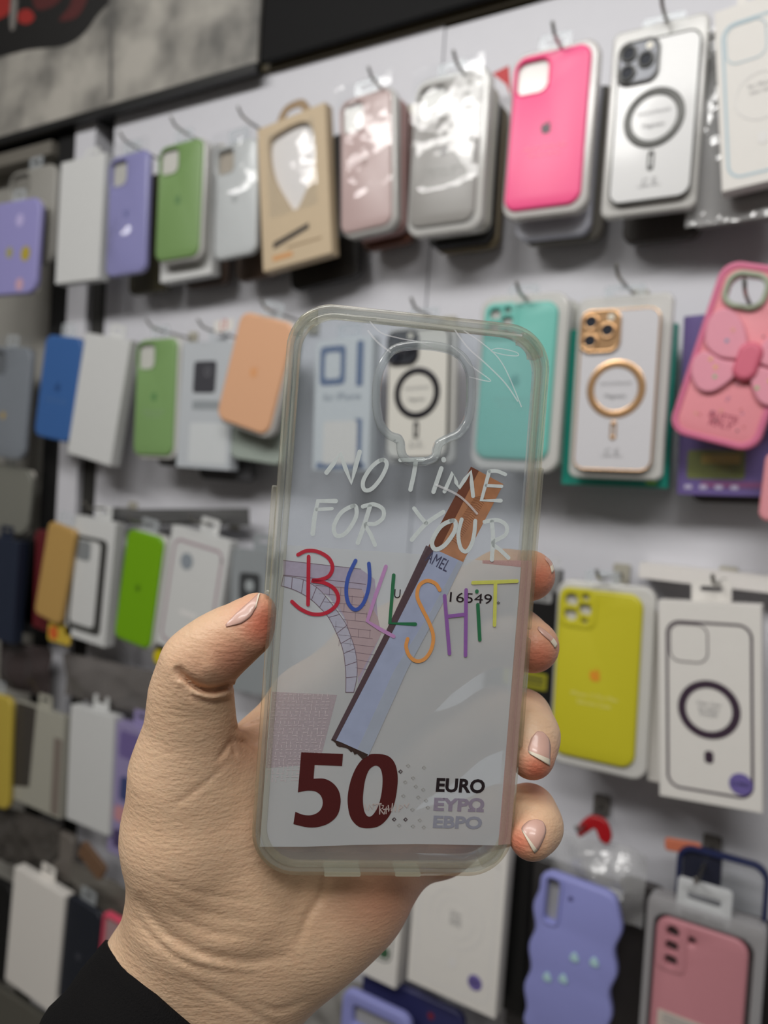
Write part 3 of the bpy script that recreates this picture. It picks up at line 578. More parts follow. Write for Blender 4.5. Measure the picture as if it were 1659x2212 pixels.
# dark pack between the finger tips and the yellow case
s = Slot((1062, 1215), (1212, 1232), (1190, 1545), (1040, 1532), .055); e = thing('wrapped_pack', 'black foil pack with yellow label behind the finger tips', 'pack', s)
plate('card', [rr(0, s.h / 2, s.w, s.h, .002)], .01, 0, solid('black card', rgb(22, 21, 22), .35), e, .0008)
f = Flat(); f.poly([rr(s.w * .1, s.h * .24, s.w * .62, s.h * .11, .001)], -.0003, solid('olive yellow label', rgb(150, 146, 30), .5)); f.poly([rr(s.w * .12, s.h * .255, s.w * .5, s.h * .018, .0004)], -.0005, INK); f.poly([rr(s.w * .12, s.h * .22, s.w * .5, s.h * .014, .0004)], -.0005, INK)
f.poly([rr(s.w * .2, s.h * .81, s.w * .4, s.h * .075, .003)], -.0003, solid('grey round print', rgb(156, 156, 156), .4)); f.text('20', s.w * .26, s.h * .81, .012, -.0005, INK); f.build('printed_label', e)
film_sheet('foil_top', e, -s.w * .5, s.w * .5, s.h * .85, s.h * 1.08, -.002, .006, BAG, 4)
e, sy = silicone('bright yellow case with an orange emblem, third row right', [(1206, 1268), (1391, 1286), (1367, 1660), (1189, 1631)], 0.075, rgb(196, 188, 40), logo=rgb(222, 148, 44), words=(('iPhone 12 Pro Max', 'Silicone Case'), rgb(224, 216, 130)), cam_kind='lenses', group=G3, key='yellow', inside=rgb(150, 132, 96), rough=.4, tab=True)
plate('blister_tray', [rr(.004, sy.h / 2 - .001, sy.w + .014, sy.h + .018, .014)], .016, .004, TRAY, e, .003, 3)
stacked('dark blister pack stacked behind the bright yellow case', sy, .004, -.012, -.035, solid('dark blister', rgb(58, 54, 52), .35), group=G3)
e, sb = carton('white box with purple ring and case outline, third row right', [(1422, 1300), (1644, 1306), (1648, 1756), (1424, 1720)], .085, CARD, t=.022, group=GB3)
PUR = solid('dark purple ink', rgb(58, 42, 58), .5); f = outline_art(sb, PUR, PUR, fw=.0022, ringw=.0068)
f.text('Clear Case', 0, sb.h * .50, .02, -.0005, GREYINK); f.text('IP14/PRO', 0, sb.h * .47, .017, -.0005, GREYINK); f.text('Purple', 0, sb.h * .445, .014, -.0005, GREYINK)
f.build('printed_case_outline', e)
st_ = plate('round_sticker', [circ(sb.w * .3, sb.h * .125, .0095, 32)], 0, -.0006, solid('violet sticker', rgb(110, 98, 160), .35), e); f = Flat(); f.text('12-PRO', sb.w * .3, sb.h * .125, .014, -.0008, solid('sticker ink', rgb(50, 48, 84), .5), .02); f.build('lettering', st_)
carton('second white box tucked behind the purple ringed box', [(1408, 1330), (1600, 1330), (1590, 1720), (1398, 1690)], .06, CARD, group=GB3, tab=False)
# ================================================================== ROW FOUR
G4 = 'phone cases on the fourth row'; GB4 = 'boxes on the fourth row'
silicone('mustard yellow case at the left edge of the fourth row', [(-45, 1500), (24, 1498), (16, 1738), (-52, 1740)], .07, rgb(190, 168, 70), cam_kind=None, group=G4)
e, s = carton('pale pack with a dark left side, fourth row left', [(34, 1522), (138, 1540), (130, 1756), (20, 1736)], .06, solid('pale pack', rgb(168, 166, 154), .4), group=GB4, t=.012)
f = Flat(); f.poly([[(-s.w * .5, 0.02), (-s.w * .12, .03), (-s.w * .05, s.h), (-s.w * .45, s.h)]], -.0003, solid('charcoal side', rgb(66, 62, 58), .4)); f.poly([rr(s.w * .4, s.h * .4, s.w * .16, s.h * .75, .003)], -.0003, solid('taupe side', rgb(128, 118, 110), .4)); f.build('printed_sides', e)
carton('plain white box left of the thumb base, fourth row', [(148, 1538), (252, 1535), (229, 1797), (148, 1776)], .072, CARD2, group=GB4)
e, s = carton('purple printed box beside the wrist edge of the hand', [(251, 1569), (325, 1573), (305, 1862), (230, 1848)], .066, solid('lavender box', rgb(146, 136, 176), .45), group=GB4)
f = Flat()
for cx, cz, ww, hh, c in ((.05, .85, .8, .2, (112, 98, 150)), (.05, .52, .6, .18, (62, 72, 118)), (.0, .32, .7, .12, (198, 142, 148)), (.0, .13, .7, .14, (78, 66, 104))): f.poly([rr(cx * s.w, cz * s.h, ww * s.w, hh * s.h, .006)], -.0003, solid('panel %s' % (c,), rgb(*c), .45))
f.build('printed_panels', e)
e, sw = carton('white box with faint ring outline below the held case', [(905, 1765), (1101, 1808), (1069, 2190), (879, 2128)], .085, CARD, t=.02, group=GB4)
f = outline_art(sw, PALE, PALE, lens=False, fw=.0016, ringw=.0014); f.ring(0, sw.h * .47, sw.w * .21, sw.w * .2, -.0004, PALE)
for k, wd in enumerate(('Clear', 'Case', 'MAG')): f.text(wd, 0, sw.h * (.50 - .03 * k), .013, -.0005, GREYINK)
f.build('printed_case_outline', e)
st_ = plate('round_sticker', [circ(sw.w * .26, sw.h * .155, .008, 28)], 0, -.0006, solid('violet sticker', rgb(110, 98, 160), .35), e); f = Flat(); f.text('PRO', sw.w * .26, sw.h * .155, .010, -.0008, solid('sticker ink', rgb(50, 48, 84), .5), .02); f.build('lettering', st_)
e, s = carton('white box with a dark green sticker beside the palm edge', [(800, 1770), (882, 1795), (855, 2138), (772, 2098)], .075, CARD, t=.03, group=GB4)
f = Flat(); f.outline([(x * .9, z) for x, z in rr(-.004, s.h * .52, s.w * .86, s.h * .76, .010)], .0018, -.0003, solid('charcoal ink', rgb(96, 100, 98), .5)); f.build('printed_case_outline', e)
st_ = plate('round_sticker', [circ(s.w * .12, s.h * .2, .0075, 28)], 0, -.0006, solid('green sticker', rgb(58, 92, 66), .35), e)
stacked('black slim pack right of the faint ringed white box', Slot((1078, 1836), (1150, 1850), (1128, 2190), (1060, 2178), .055), 0, 0, 0, solid('black pack', rgb(20, 20, 20), .3), group=G4, r=.003)
stacked('dark blister pack between the black slim pack and the wavy case', Slot((1120, 1850), (1330, 1900), (1290, 2280), (1090, 2240), .05), 0, 0, 0, solid('dark foil pack', rgb(52, 50, 50), .3), group=G4, r=.004)
# wavy lavender case
s = Slot((1166, 1888), (1343, 1928), (1305, 2290), (1122, 2245), .085); e = thing('wavy_phone_case', 'lavender case with wavy edge and pale bubble drops, lower right', 'phone case', s, G4)
w, h = s.w, s.h; LAV = solid('lavender silicone', rgb(142, 146, 206), .5)
edge = []
for lp in [rr(0, h / 2, w, h, .018, 10)]:
    for i in range(len(lp)):
        a, b = np.array(lp[i]), np.array(lp[(i + 1) % len(lp)]); n = max(1, int(np.linalg.norm(b - a) / .002))
        for k in range(n):
            p_ = a + (b - a) * k / n; side = 1 if p_[0] > 0 else -1
            off = .0022 * math.sin(p_[1] * 2 * math.pi / .042 + (0 if side > 0 else 1.2)) * min(1, max(0, (abs(p_[0]) - w * .3) / (w * .2)))
            edge.append((p_[0] + side * off, p_[1]))
slot_hole = rr(-w * .30, h * .84, .013, .044, .004)
plate('case_body', [edge, slot_hole], .012, 0, LAV, e, .0035, 3)
plate('camera_rim', [rr(-w * .30, h * .84, .019, .050, .007), slot_hole], .001, -.0016, LAV, e, .001, 2)
plate('insert_card', [rr(-w * .30, h * .84, .016, .048, .004)], .0115, .008, solid('insert grey', rgb(160, 160, 162), .5), e)
plate('flash_hole', [circ(-w * .08, h * .89, .0025, 16)], .001, -.0002, solid('flash dark', rgb(78, 78, 128), .5), e)
DR = solid('pale drop', rgb(176, 210, 216), .2, coat=1)
for dx, dz in ((.04, .57), (.27, .59), (-.25, .39), (-.06, .42)):
    plate('bubble_drop', [catmull([(dx * w, dz * h + .0045), (dx * w + .004, dz * h), (dx * w + .0035, dz * h - .0045), (dx * w - .0035, dz * h - .0045), (dx * w - .004, dz * h)], 4, True)], 0, -.0016, DR, e, .0014, 3)
# crumpled bag with red fastener behind it
s = Slot((1195, 1800), (1400, 1830), (1385, 1985), (1185, 1960), .06); e = thing('clear_plastic_bag', 'crumpled clear plastic bag above the wavy lavender case', 'bag', s)
film_sheet('bag_film', e, -s.w / 2, s.w / 2, 0, s.h, 0, .010, BAG, 21, 26, 22, 70)
lb = plate('small_label', [rr(.02, s.h * .42, .018, .009, .001)], -.011, -.0115, CARD2, e); f = Flat(); f.text('1234', .02, s.h * .42, .014, -.0118, GREYINK); 
f2 = Flat(); [f2.poly([rr(.02, s.h * .42 + k * .0025, .014, .0009, .0002)], -.0118, GREYINK) for k in (-1, 0, 1)]; f2.build('printed_lines', lb)
s = Slot((1248, 1762), (1322, 1770), (1318, 1822), (1250, 1815), .066); e = thing('bag_tie', 'red plastic tie on the hook above the crumpled bag', 'tie', s)
plate('strap', [catmull([(-s.w / 2, 0), (-s.w * .5, s.h * .5), (-s.w * .15, s.h), (s.w * .3, s.h * .95), (s.w * .5, s.h * .4), (s.w * .4, 0), (s.w * .15, s.h * .1), (.0, s.h * .5), (-s.w * .2, s.h * .3)], 5, True)], .006, 0, solid('red plastic', rgb(166, 22, 30), .25), e, .002, 2)
# pink case in branded blister
s = Slot((1421, 1983), (1617, 2028), (1590, 2420), (1390, 2370), .08); e = thing('phone_case_blister', 'dusty pink case in a clear blister with a white hang tab, lower right', 'phone case', s, G4)
w, h = s.w, s.h; ROS = solid('rose silicone', rgb(190, 128, 136), .5)
hl = [circ(-w * .31, h * .925, .0058), circ(-w * .31, h * .845, .0058), circ(-w * .31, h * .765, .0058), circ(-w * .10, h * .905, .0034)]
plate('case_body', [rr(0, h / 2, w, h, .014)] + hl, .010, 0, ROS, e, .003, 3)
plate('camera_bump', [rr(-w * .31, h * .845, w * .34, h * .285, .007), hl[0], hl[1], hl[2]], .001, -.0009, ROS, e, .0008)
plate('insert_card', [rr(0, h / 2, w * .9, h * .95, .01)], .0104, .0066, solid('insert dark', rgb(74, 66, 66), .5), e)
BL = clear('clear blister', (.95, .955, .96), haze=.05, rough=.06, gloss=1.2)
plate('blister_shell', [rr(.002, h * .53, w + .022, h * 1.14, .008), rr(.001, h * .5, w + .006, h * 1.03, .012)], .016, -.002, clear('grey blister', (.86, .86, .88), (.56, .55, .56), .45, .1, gloss=1.3), e, .002, 2)
plate('blister_back', [rr(.002, h * .53, w + .02, h * 1.13, .008)], .018, .0165, solid('grey backing', rgb(128, 122, 122), .4), e)
tz = h * 1.115
tb = plate('hang_tab', [rr(.0, tz + .004, .046, .036, .004), rr(0, tz + .007, .028, .006, .002)], .001, -.0004, solid('white tab', rgb(196, 198, 200), .35), e, .0004)
f = Flat(); f.text('SAMSUNG', .0, h * 1.052, .036, -.0008, INK, .03); f.build('lettering', tb)
plate('header_card', [rr(0, h * 1.05, w * .96, h * .05, .001)], .002, .0005, solid('grey header', rgb(150, 150, 152), .4), e)
lb = plate('barcode_label', [rr(-.004, h * .40, w * .72, h * .16, .001)], 0, -.0007, solid('label paper', rgb(198, 186, 176), .5), e)
f = Flat(); random.seed(8); x = -w * .33
while x < w * .1:
    b_ = random.choice((.0006, .001, .0015)); f.poly([[(x, h * .35), (x + b_, h * .35), (x + b_, h * .40), (x, h * .40)]], -.0009, INK); x += b_ + random.choice((.0006, .001, .0012))
for k in range(3): f.poly([rr(-.004, h * (.46 - .018 * k), w * .6, .0013, .0003)], -.0009, GREYINK)
f.build('barcode', lb)
# navy framed clear case and orange strap behind
s = Slot((1464, 1822), (1664, 1876), (1640, 2230), (1440, 2170), .055); e = thing('phone_case', 'clear case with navy frame behind the white hang tab', 'phone case', s, G4)
plate('case_frame', [rr(0, s.h / 2, s.w, s.h, .014), rr(0, s.h / 2, s.w - .009, s.h - .009, .011)], .010, 0, solid('navy frame', rgb(28, 36, 74), .3), e, .002, 2)
plate('clear_back', [rr(0, s.h / 2, s.w - .009, s.h - .009, .011)], .008, .006, BL, e)
plate('camera_window', [rr(-s.w * .22, s.h * .88, .034, .032, .006)], .006, .004, solid('dark window', rgb(36, 38, 52), .3), e, .001)
s = Slot((1438, 1815), (1510, 1800), (1512, 1845), (1440, 1860), .05); e = thing('orange_strap', 'orange strap end left of the navy framed case', 'strap', s)
plate('strap', [rr(0, s.h / 2, s.w, s.h * .6, .003)], .004, 0, solid('orange strap', rgb(196, 112, 84), .45), e, .001)
# ================================================================== ROW FIVE (bottom)
G5 = 'cases at the bottom of the picture'
carton('plain white box at the lower left corner', [(30, 1884), (141, 1926), (116, 2174), (11, 2134)], .075, solid('white carton low', rgb(226, 222, 216), .5), group='boxes at the bottom')
silicone('very dark navy case right of the lower left white box', [(147, 1942), (217, 1964), (196, 2188), (120, 2174)], .07, rgb(30, 34, 44), cam_kind=None, group=G5, logo=rgb(66, 68, 76))
s = Slot((223, 1984), (285, 1990), (262, 2240), (200, 2230), .07); e = thing('phone_case', 'coral pink framed case peeking out above the black sleeve', 'phone case', s, G5)
plate('case_frame', [rr(0, s.h / 2, s.w, s.h, .008), rr(0, s.h / 2, s.w - .008, s.h - .012, .006)], .01, 0, solid('coral pink', rgb(226, 84, 110), .4), e, .002, 2)
plate('case_back', [rr(0, s.h / 2, s.w - .007, s.h - .011, .006)], .009, .004, solid('grey pink back', rgb(168, 140, 142), .45), e)
stacked('black pack at the left edge of the bottom row', Slot((-40, 1900), (22, 1900), (12, 2110), (-50, 2110), .06), 0, 0, 0, BLACK, group=G5)
stacked('grey wrapped pack under the lower left white box', Slot((-30, 2150), (110, 2175), (100, 2400), (-40, 2380), .05), 0, 0, 0, solid('grey under', rgb(92, 90, 82), .4), group=G5)
stacked('grey foil pack below the pale pack, lower left', Slot((88, 1790), (160, 1800), (150, 1905), (84, 1890), .04), 0, 0, 0, solid('grey foil', rgb(112, 106, 100), .35), group=G5)
s = Slot((176, 1822), (232, 1870), (215, 1900), (165, 1850), .05); e = thing('bag_tie', 'brown twisted tie below the purple printed box', 'tie', s)
plate('strap', [rr(0, s.h / 2, s.w, s.h, .006)], .006, 0, solid('brown tie', rgb(112, 84, 62), .5), e, .001)
s = Slot((786, 2118), (1000, 2166), (975, 2480), (760, 2440), .06); e = thing('phone_case', 'navy backed lavender case under the faint ringed white box', 'phone case', s, G5)
plate('case_body', [rr(0, s.h / 2, s.w, s.h, .012)], .010, 0, solid('navy silicone', rgb(46, 48, 92), .4), e, .003, 3)
f = Flat(); f.poly([circ(s.w * .2, s.h * .9, .004, 16)], -.0003, solid('dark red dot', rgb(120, 36, 50), .5)); f.build('printed_spot', e)
s = Slot((742, 2152), (885, 2182), (865, 2500), (720, 2470), .085); e = thing('phone_case', 'lavender case with a grey camera slot at the bottom edge', 'phone case', s, G5)
hole = rr(.0, s.h - .026, s.w * .66, .022, .005)
plate('case_body', [rr(0, s.h / 2, s.w, s.h, .014), hole], .011, 0, LAV, e, .003, 3)
plate('insert_card', [rr(0, s.h / 2, s.w * .9, s.h * .92, .01)], .0112, .007, solid('insert grey', rgb(160, 160, 162), .5), e)
s = Slot((640, 2080), (830, 2120), (800, 2300), (610, 2260), .05); e = thing('clear_plastic_bag', 'crumpled grey bag beside the heel of the hand', 'bag', s)
film_sheet('bag_film', e, -s.w / 2, s.w / 2, 0, s.h, 0, .008, solid('grey bag', rgb(140, 138, 134), .2), 31, 26, 22, 70)

# further stock hanging deeper on the same hooks
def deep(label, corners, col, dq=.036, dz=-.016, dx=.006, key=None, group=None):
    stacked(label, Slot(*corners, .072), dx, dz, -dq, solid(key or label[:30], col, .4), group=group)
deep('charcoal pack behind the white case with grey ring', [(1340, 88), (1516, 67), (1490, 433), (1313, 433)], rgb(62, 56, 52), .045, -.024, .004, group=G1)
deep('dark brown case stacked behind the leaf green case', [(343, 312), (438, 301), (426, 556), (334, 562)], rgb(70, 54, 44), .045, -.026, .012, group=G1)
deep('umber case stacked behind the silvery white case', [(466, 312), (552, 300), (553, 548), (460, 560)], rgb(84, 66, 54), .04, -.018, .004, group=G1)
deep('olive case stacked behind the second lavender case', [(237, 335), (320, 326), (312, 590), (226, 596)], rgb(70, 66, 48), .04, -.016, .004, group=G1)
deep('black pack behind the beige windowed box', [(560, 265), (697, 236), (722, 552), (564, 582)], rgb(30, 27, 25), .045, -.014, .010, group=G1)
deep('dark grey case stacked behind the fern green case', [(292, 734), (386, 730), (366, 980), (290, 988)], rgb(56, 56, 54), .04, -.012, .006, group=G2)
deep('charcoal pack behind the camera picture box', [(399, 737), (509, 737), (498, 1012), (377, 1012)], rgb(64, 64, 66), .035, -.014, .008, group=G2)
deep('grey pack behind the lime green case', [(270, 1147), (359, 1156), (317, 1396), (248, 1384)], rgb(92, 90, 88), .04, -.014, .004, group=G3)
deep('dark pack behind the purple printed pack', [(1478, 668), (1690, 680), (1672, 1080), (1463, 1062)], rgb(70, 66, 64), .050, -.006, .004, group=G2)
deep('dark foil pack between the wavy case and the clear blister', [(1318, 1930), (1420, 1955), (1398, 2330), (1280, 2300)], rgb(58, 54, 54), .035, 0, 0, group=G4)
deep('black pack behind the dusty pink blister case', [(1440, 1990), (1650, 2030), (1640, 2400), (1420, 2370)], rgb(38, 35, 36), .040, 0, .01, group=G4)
for lab, (a, b, c, d), q, col, sd in (('grey crumpled bag tops above the fourth row white box', ((140, 1418), (335, 1440), (330, 1535), (138, 1515)), .045, (104, 100, 98), 41), ('dark crumpled bag under the tan gold case', ((0, 1385), (110, 1395), (105, 1500), (0, 1490)), .04, (62, 54, 54), 42),
                             ('brownish crumpled bag under the fourth row at the far left', ((-20, 1745), (130, 1765), (125, 1890), (-20, 1870)), .04, (74, 70, 66), 43), ('grey crumpled bag above the coral pink frame', ((150, 1880), (300, 1905), (290, 1985), (150, 1960)), .045, (96, 92, 86), 44)):
    s = Slot(a, b, c, d, q); e = thing('plastic_bag', lab, 'bag', s); film_sheet('bag_film', e, -s.w / 2, s.w / 2, 0, s.h, 0, .007, solid('bag %d' % sd, rgb(*col), .25), sd, 20, 16, 60)
# ================================================================== HOOKS
GH = 'display hooks on the white wall'
for px, py, q, lab, dk in (
    (1436, 32, .078, 'steel hook above the white case with grey ring', 0), (1206, 92, .078, 'steel hook above the hot pink case', 0), (996, 150, .08, 'steel hook above the grey case', 0), (815, 182, .078, 'steel hook above the dusty pink case', 0),
    (536, 262, .075, 'steel hook above the silvery white case', 0), (392, 282, .075, 'steel hook above the leaf green case', 0), (282, 312, .075, 'steel hook above the second lavender case', 0),
    (1341, 605, .08, 'steel hook above the rose gold ringed case', 0), (1130, 640, .078, 'steel hook above the teal case', 0), (906, 672, .076, 'steel hook above the black ringed case', 0), (340, 712, .07, 'steel hook above the fern green case', 0), (585, 672, .09, 'steel hook above the tilted peach case', 0), (450, 712, .07, 'steel hook above the camera picture box', 0),
    (1300, 1250, .078, 'steel hook above the bright yellow case', 0), (1545, 1262, .088, 'steel hook above the purple ringed box', 0), (300, 1128, .075, 'steel hook above the lime green case', 0), (205, 1098, .072, 'steel hook above the black framed picture box', 0), (432, 1130, .07, 'steel hook above the mauve outlined box', 0),
    (1256, 1790, .075, 'dark hook holding the red tie', 1), (1508, 1900, .085, 'dark hook holding the white hang tab', 1), (1612, 640, .095, 'steel hook through the butterfly case camera ring', 0)):
    hook(px, py, q, lab, dk, group=GH)

# ================================================================== HELD CLEAR CASE
_rv = np.array([0.02305352, 0.13936526, -0.07248563]); _th = np.linalg.norm(_rv); _k = _rv / _th
_K = np.array([[0, -_k[2], _k[1]], [_k[2], 0, -_k[0]], [-_k[1], _k[0], 0]])
R_CASE = np.eye(3) + math.sin(_th) * _K + (1 - math.cos(_th)) * _K @ _K
T_CASE = np.array([0.00578657, -0.02527699, -0.22987013])
CW, CH = 0.0795, 0.1685
RW = M3 @ R_CASE
# thing frame: x right, z up the case, -y towards the viewer; origin at the middle of the bottom edge
base_c = T_CASE + R_CASE @ np.array([0, -CH / 2, 0])
hc = bpy.data.objects.new('clear_phone_case', None); COL.objects.link(hc)
mx = Matrix.Identity(4); ax = np.stack([RW[:, 0], -RW[:, 2], RW[:, 1]], 1); bw = cam2world(base_c)
for i in range(3):
    for j in range(3): mx[i][j] = ax[i, j]
    mx[i][3] = bw[i]
hc.matrix_world = mx
tag(hc, 'clear phone case with a printed 50 euro note and colourful slogan, held in the hand', 'phone case')
def K(px, py):
    """Pixel -> (x, z) on the back panel of the held case."""
    d = np.array([(px - CX) / F, -(py - CY) / F, -1.0]); n = R_CASE[:, 2]
    P = d * (n @ T_CASE) / (n @ d); l = R_CASE.T @ (P - T_CASE); return (l[0], l[1] + CH / 2)
def Kz(pts, z, s): return [K(560 + x / s, 620 + y / s) if z == 4 else K(540 + x / s, 1120 + y / s) for x, y in pts]
def Z4(pts): return [K(560 + x / 2.514, 620 + y / 2.514) for x, y in pts]
def Z5(pts): return [K(540 + x / 2.37, 1120 + y / 2.37) for x, y in pts]
def ZB(pts): return [K(560 + x / 4.609, 1160 + y / 4.609) for x, y in pts]
def ZD(pts): return [K(780 + x / 4.879, 1600 + y / 4.879) for x, y in pts]
PANEL = clear('clear case panel', (.90, .925, .945), (.72, .78, .84), .085, .06, 1.45, gloss=1.0)
def bumper_mat():
    m = clear('clear bumper', (.985, .98, .935), (.95, .91, .72), .075, .04, 1.5, gloss=.85); nt = m.node_tree; out = nt.nodes['Material Output']
    g = nt.nodes.new('ShaderNodeBsdfGlass'); g.inputs[0].default_value = (1, .99, .93, 1); g.inputs['IOR'].default_value = 1.3; g.inputs['Roughness'].default_value = 0.03
    src = out.inputs[0].links[0].from_socket; b = nt.nodes.new('ShaderNodeMixShader'); b.inputs[0].default_value = .15
    nt.links.new(src, b.inputs[1]); nt.links.new(g.outputs[0], b.inputs[2]); nt.links.new(b.outputs[0], out.inputs[0]); return m
BUMP = bumper_mat()
cut = catmull(Z4([(720, 385), (760, 352), (860, 338), (960, 345), (1040, 365), (1092, 402), (1125, 470), (1131, 560), (1126, 650), (1110, 720), (1070, 775), (1010, 803), (962, 832), (945, 870), (933, 910), (880, 924), (815, 918), (795, 890), (790, 840), (768, 802), (720, 785), (685, 745), (666, 680), (660, 600), (668, 500), (690, 430)]), 3, True)
plate('back_panel', [rr(0, CH / 2, CW - .002, CH - .002, .0125, 10), cut], .0012, 0.0, PANEL, hc)
plate('bumper_wall', [rr(0, CH / 2, CW, CH, .0135, 12), rr(0, CH / 2, CW - .0044, CH - .0044, .0115, 12)], .0105, -.0009, BUMP, hc, .0008, 2)
plate('bumper_lip', [rr(0, CH / 2, CW - .0048, CH - .0048, .0115, 12), rr(0, CH / 2, CW - .0085, CH - .0085, .0105, 12)], .0012, -.0006, BUMP, hc, .0005, 2)
for sx in (-1, 1):
    for sz in (0, 1):
        cx, cz = sx * (CW / 2 - .0085), (.0085 if sz == 0 else CH - .0085); a0 = {(1, 1): 0, (-1, 1): 90, (-1, 0): 180, (1, 0): 270}[(sx, sz)]
        arc = [(cx + .0068 * math.cos(math.radians(a0 + 90 * k / 8)), cz + .0068 * math.sin(math.radians(a0 + 90 * k / 8))) for k in range(9)]; arc += [(cx + .0040 * math.cos(math.radians(a0 + 90 * k / 8)), cz + .0040 * math.sin(math.radians(a0 + 90 * k / 8))) for k in range(8, -1, -1)]
        plate('corner_cushion', [arc], .0095, .0013, BUMP, hc, .0006, 2)
# rim of the camera opening
cr_ = np.array(cut); ctr = cr_.mean(0)
def offs(lp, d):
    P = np.array(lp); t = np.roll(P, -1, 0) - np.roll(P, 1, 0); t /= np.linalg.norm(t, axis=1)[:, None]; n = np.stack([t[:, 1], -t[:, 0]], 1)
    A = .5 * np.sum(P[:, 0] * np.roll(P[:, 1], -1) - np.roll(P[:, 0], -1) * P[:, 1]); return P + n * d * np.sign(A)
plate('camera_opening_rim', [offs(cut, .0026), offs(cut, .0002)], .0013, -.0010, clear('rim plastic', (.93, .94, .93), haze=.16, rough=.04, gloss=1.6), hc, .0009, 3)
# side buttons, bottom port slots
plate('side_button', [rr(CW / 2 + .0004, CH * .335, .0016, .034, .0006)], .007, .0005, BUMP, hc, .0005, 1)
plate('side_button', [rr(-CW / 2 - .0005, CH * .585, .0018, .032, .0006)], .007, .0005, BUMP, hc, .0005, 1)
plate('side_button', [rr(CW / 2 + .0004, CH * .60, .0014, .05, .0006)], .007, .0005, BUMP, hc, .0005, 1)
plate('port_tab', [rr(-.012, -.0003, .011, .0014, .0005)], .007, .001, clear('bright tab', (.98, .97, .92), (.95, .93, .82), .5, .05), hc)
plate('port_tab', [rr(.008, -.0003, .008, .0012, .0005)], .007, .001, clear('bright tab', (.98, .97, .92), (.95, .93, .82), .5, .05), hc)
# ---- printed bank note
def printed(name, col, alpha=1.0, bump=0.0, scale=900, var=.05, rough=.45):
    m, nt, p, out = new_mat(name); p.inputs['Base Color'].default_value = (*col, 1); p.inputs['Roughness'].default_value = rough
    tc = nt.nodes.new('ShaderNodeTexCoord'); nz = nt.nodes.new('ShaderNodeTexNoise'); nz.inputs['Scale'].default_value = scale; nz.inputs['Detail'].default_value = 3
    nt.links.new(tc.outputs['Object'], nz.inputs['Vector']); x = nt.nodes.new('ShaderNodeMix'); x.data_type = 'RGBA'
    x.inputs[6].default_value = (*[c * (1 - var * 2) for c in col], 1); x.inputs[7].default_value = (*[min(1, c * (1 + var * 2)) for c in col], 1); nt.links.new(nz.outputs['Fac'], x.inputs[0]); nt.links.new(x.outputs[2], p.inputs['Base Color'])
    if alpha < 1:
        t = nt.nodes.new('ShaderNodeBsdfTransparent'); s = nt.nodes.new('ShaderNodeMixShader'); s.inputs[0].default_value = alpha
        nt.links.new(t.outputs[0], s.inputs[1]); nt.links.new(p.outputs[0], s.inputs[2]); nt.links.new(s.outputs[0], out.inputs[0])
    return m
N_ = printed('note paper', rgb(196, 200, 203), .72, scale=60, var=.02)
N_MAUVE = printed('note mauve border', rgb(186, 150, 148), .86, scale=2500, var=.08)
N_PINK = printed('note pink tint', rgb(202, 178, 178), .55, scale=300); N_LIL = printed('note lilac masonry', rgb(176, 166, 188), .75, scale=700, var=.06); N_ARCH = printed('note arch stones', rgb(180, 180, 198), .85, scale=500)
N_LINE = printed('note engraving lines', rgb(120, 98, 112), .7); N_TEX = printed('note relief patch', rgb(188, 166, 176), .42, scale=1400, var=.09)
N_50 = printed('note dark red numeral', rgb(76, 24, 24), 1, scale=1500, var=.05); N_BLK = printed('note black letters', rgb(34, 24, 28)); N_L2 = printed('note lilac letters', rgb(146, 136, 154), .9); N_L3 = printed('note faint letters', rgb(146, 148, 162), .9)
y0 = -.0002
nf = Flat()
nf.poly([[K(614, 1177), K(700, 1183), K(800, 1190), K(920, 1198), K(1042, 1211), K(1126, 1219), K(1076, 1826), K(900, 1823), K(760, 1825), K(660, 1829), K(561, 1829), K(585, 1500)]], y0, N_)
nf.poly([[K(1042, 1210), K(1149, 1211), K(1148, 1240), K(1102, 1823), K(1076, 1825), K(1126, 1225), K(1042, 1217)]], y0 - .00004, N_MAUVE)
nb = nf.build('printed_banknote', hc)
y1 = y0 - .00008
f = Flat()                                                   # bridge masonry, arch and relief patch
f.poly([ZB([(240, 232), (1010, 318), (1150, 420), (1180, 800), (1215, 960), (985, 1470), (970, 1180), (920, 1000), (840, 800), (700, 600), (520, 470), (390, 400), (240, 380)])], y1, N_LIL)
f.poly([ZB([(700, 480), (1020, 520), (1180, 800), (1215, 960), (985, 1400), (960, 1130), (850, 800)])], y1 - .00003, N_PINK)
inn = [(218, 485), (320, 515), (420, 560), (520, 625), (600, 700), (690, 800), (770, 960), (812, 1060), (840, 1160), (855, 1280), (862, 1400), (860, 1545)]
outr = [(240, 385), (330, 400), (440, 425), (570, 500), (660, 590), (800, 770), (870, 880), (915, 1000), (950, 1110), (972, 1240), (972, 1390), (940, 1545)]
ci, co_ = catmull(ZB(inn), 3), catmull(ZB(outr), 3)
f.add(list(ci) + list(co_), [(i, i + 1, len(ci) + i + 1, len(ci) + i) for i in range(len(ci) - 1)], y1 - .00006, N_ARCH)
for i in range(0, len(ci), 3): f.stroke([ci[i], co_[i]], .00022, y1 - .00008, N_LINE)
f.stroke(ci, .00022, y1 - .00008, N_LINE); f.stroke(co_, .0002, y1 - .00008, N_LINE)
f.stroke(ZB([(240, 232), (1010, 318)]), .0002, y1 - .00006, N_LINE); f.stroke(ZB([(240, 378), (500, 405), (1060, 470)]), .0002, y1 - .00006, N_LINE)
for k in range(11):
    z0 = 480 + k * 82; f.stroke(ZB([(560 + k * 38 if k < 9 else 960, z0), (1020 + k * 18, z0 + 40)]), .00014, y1 - .00006, N_LINE)
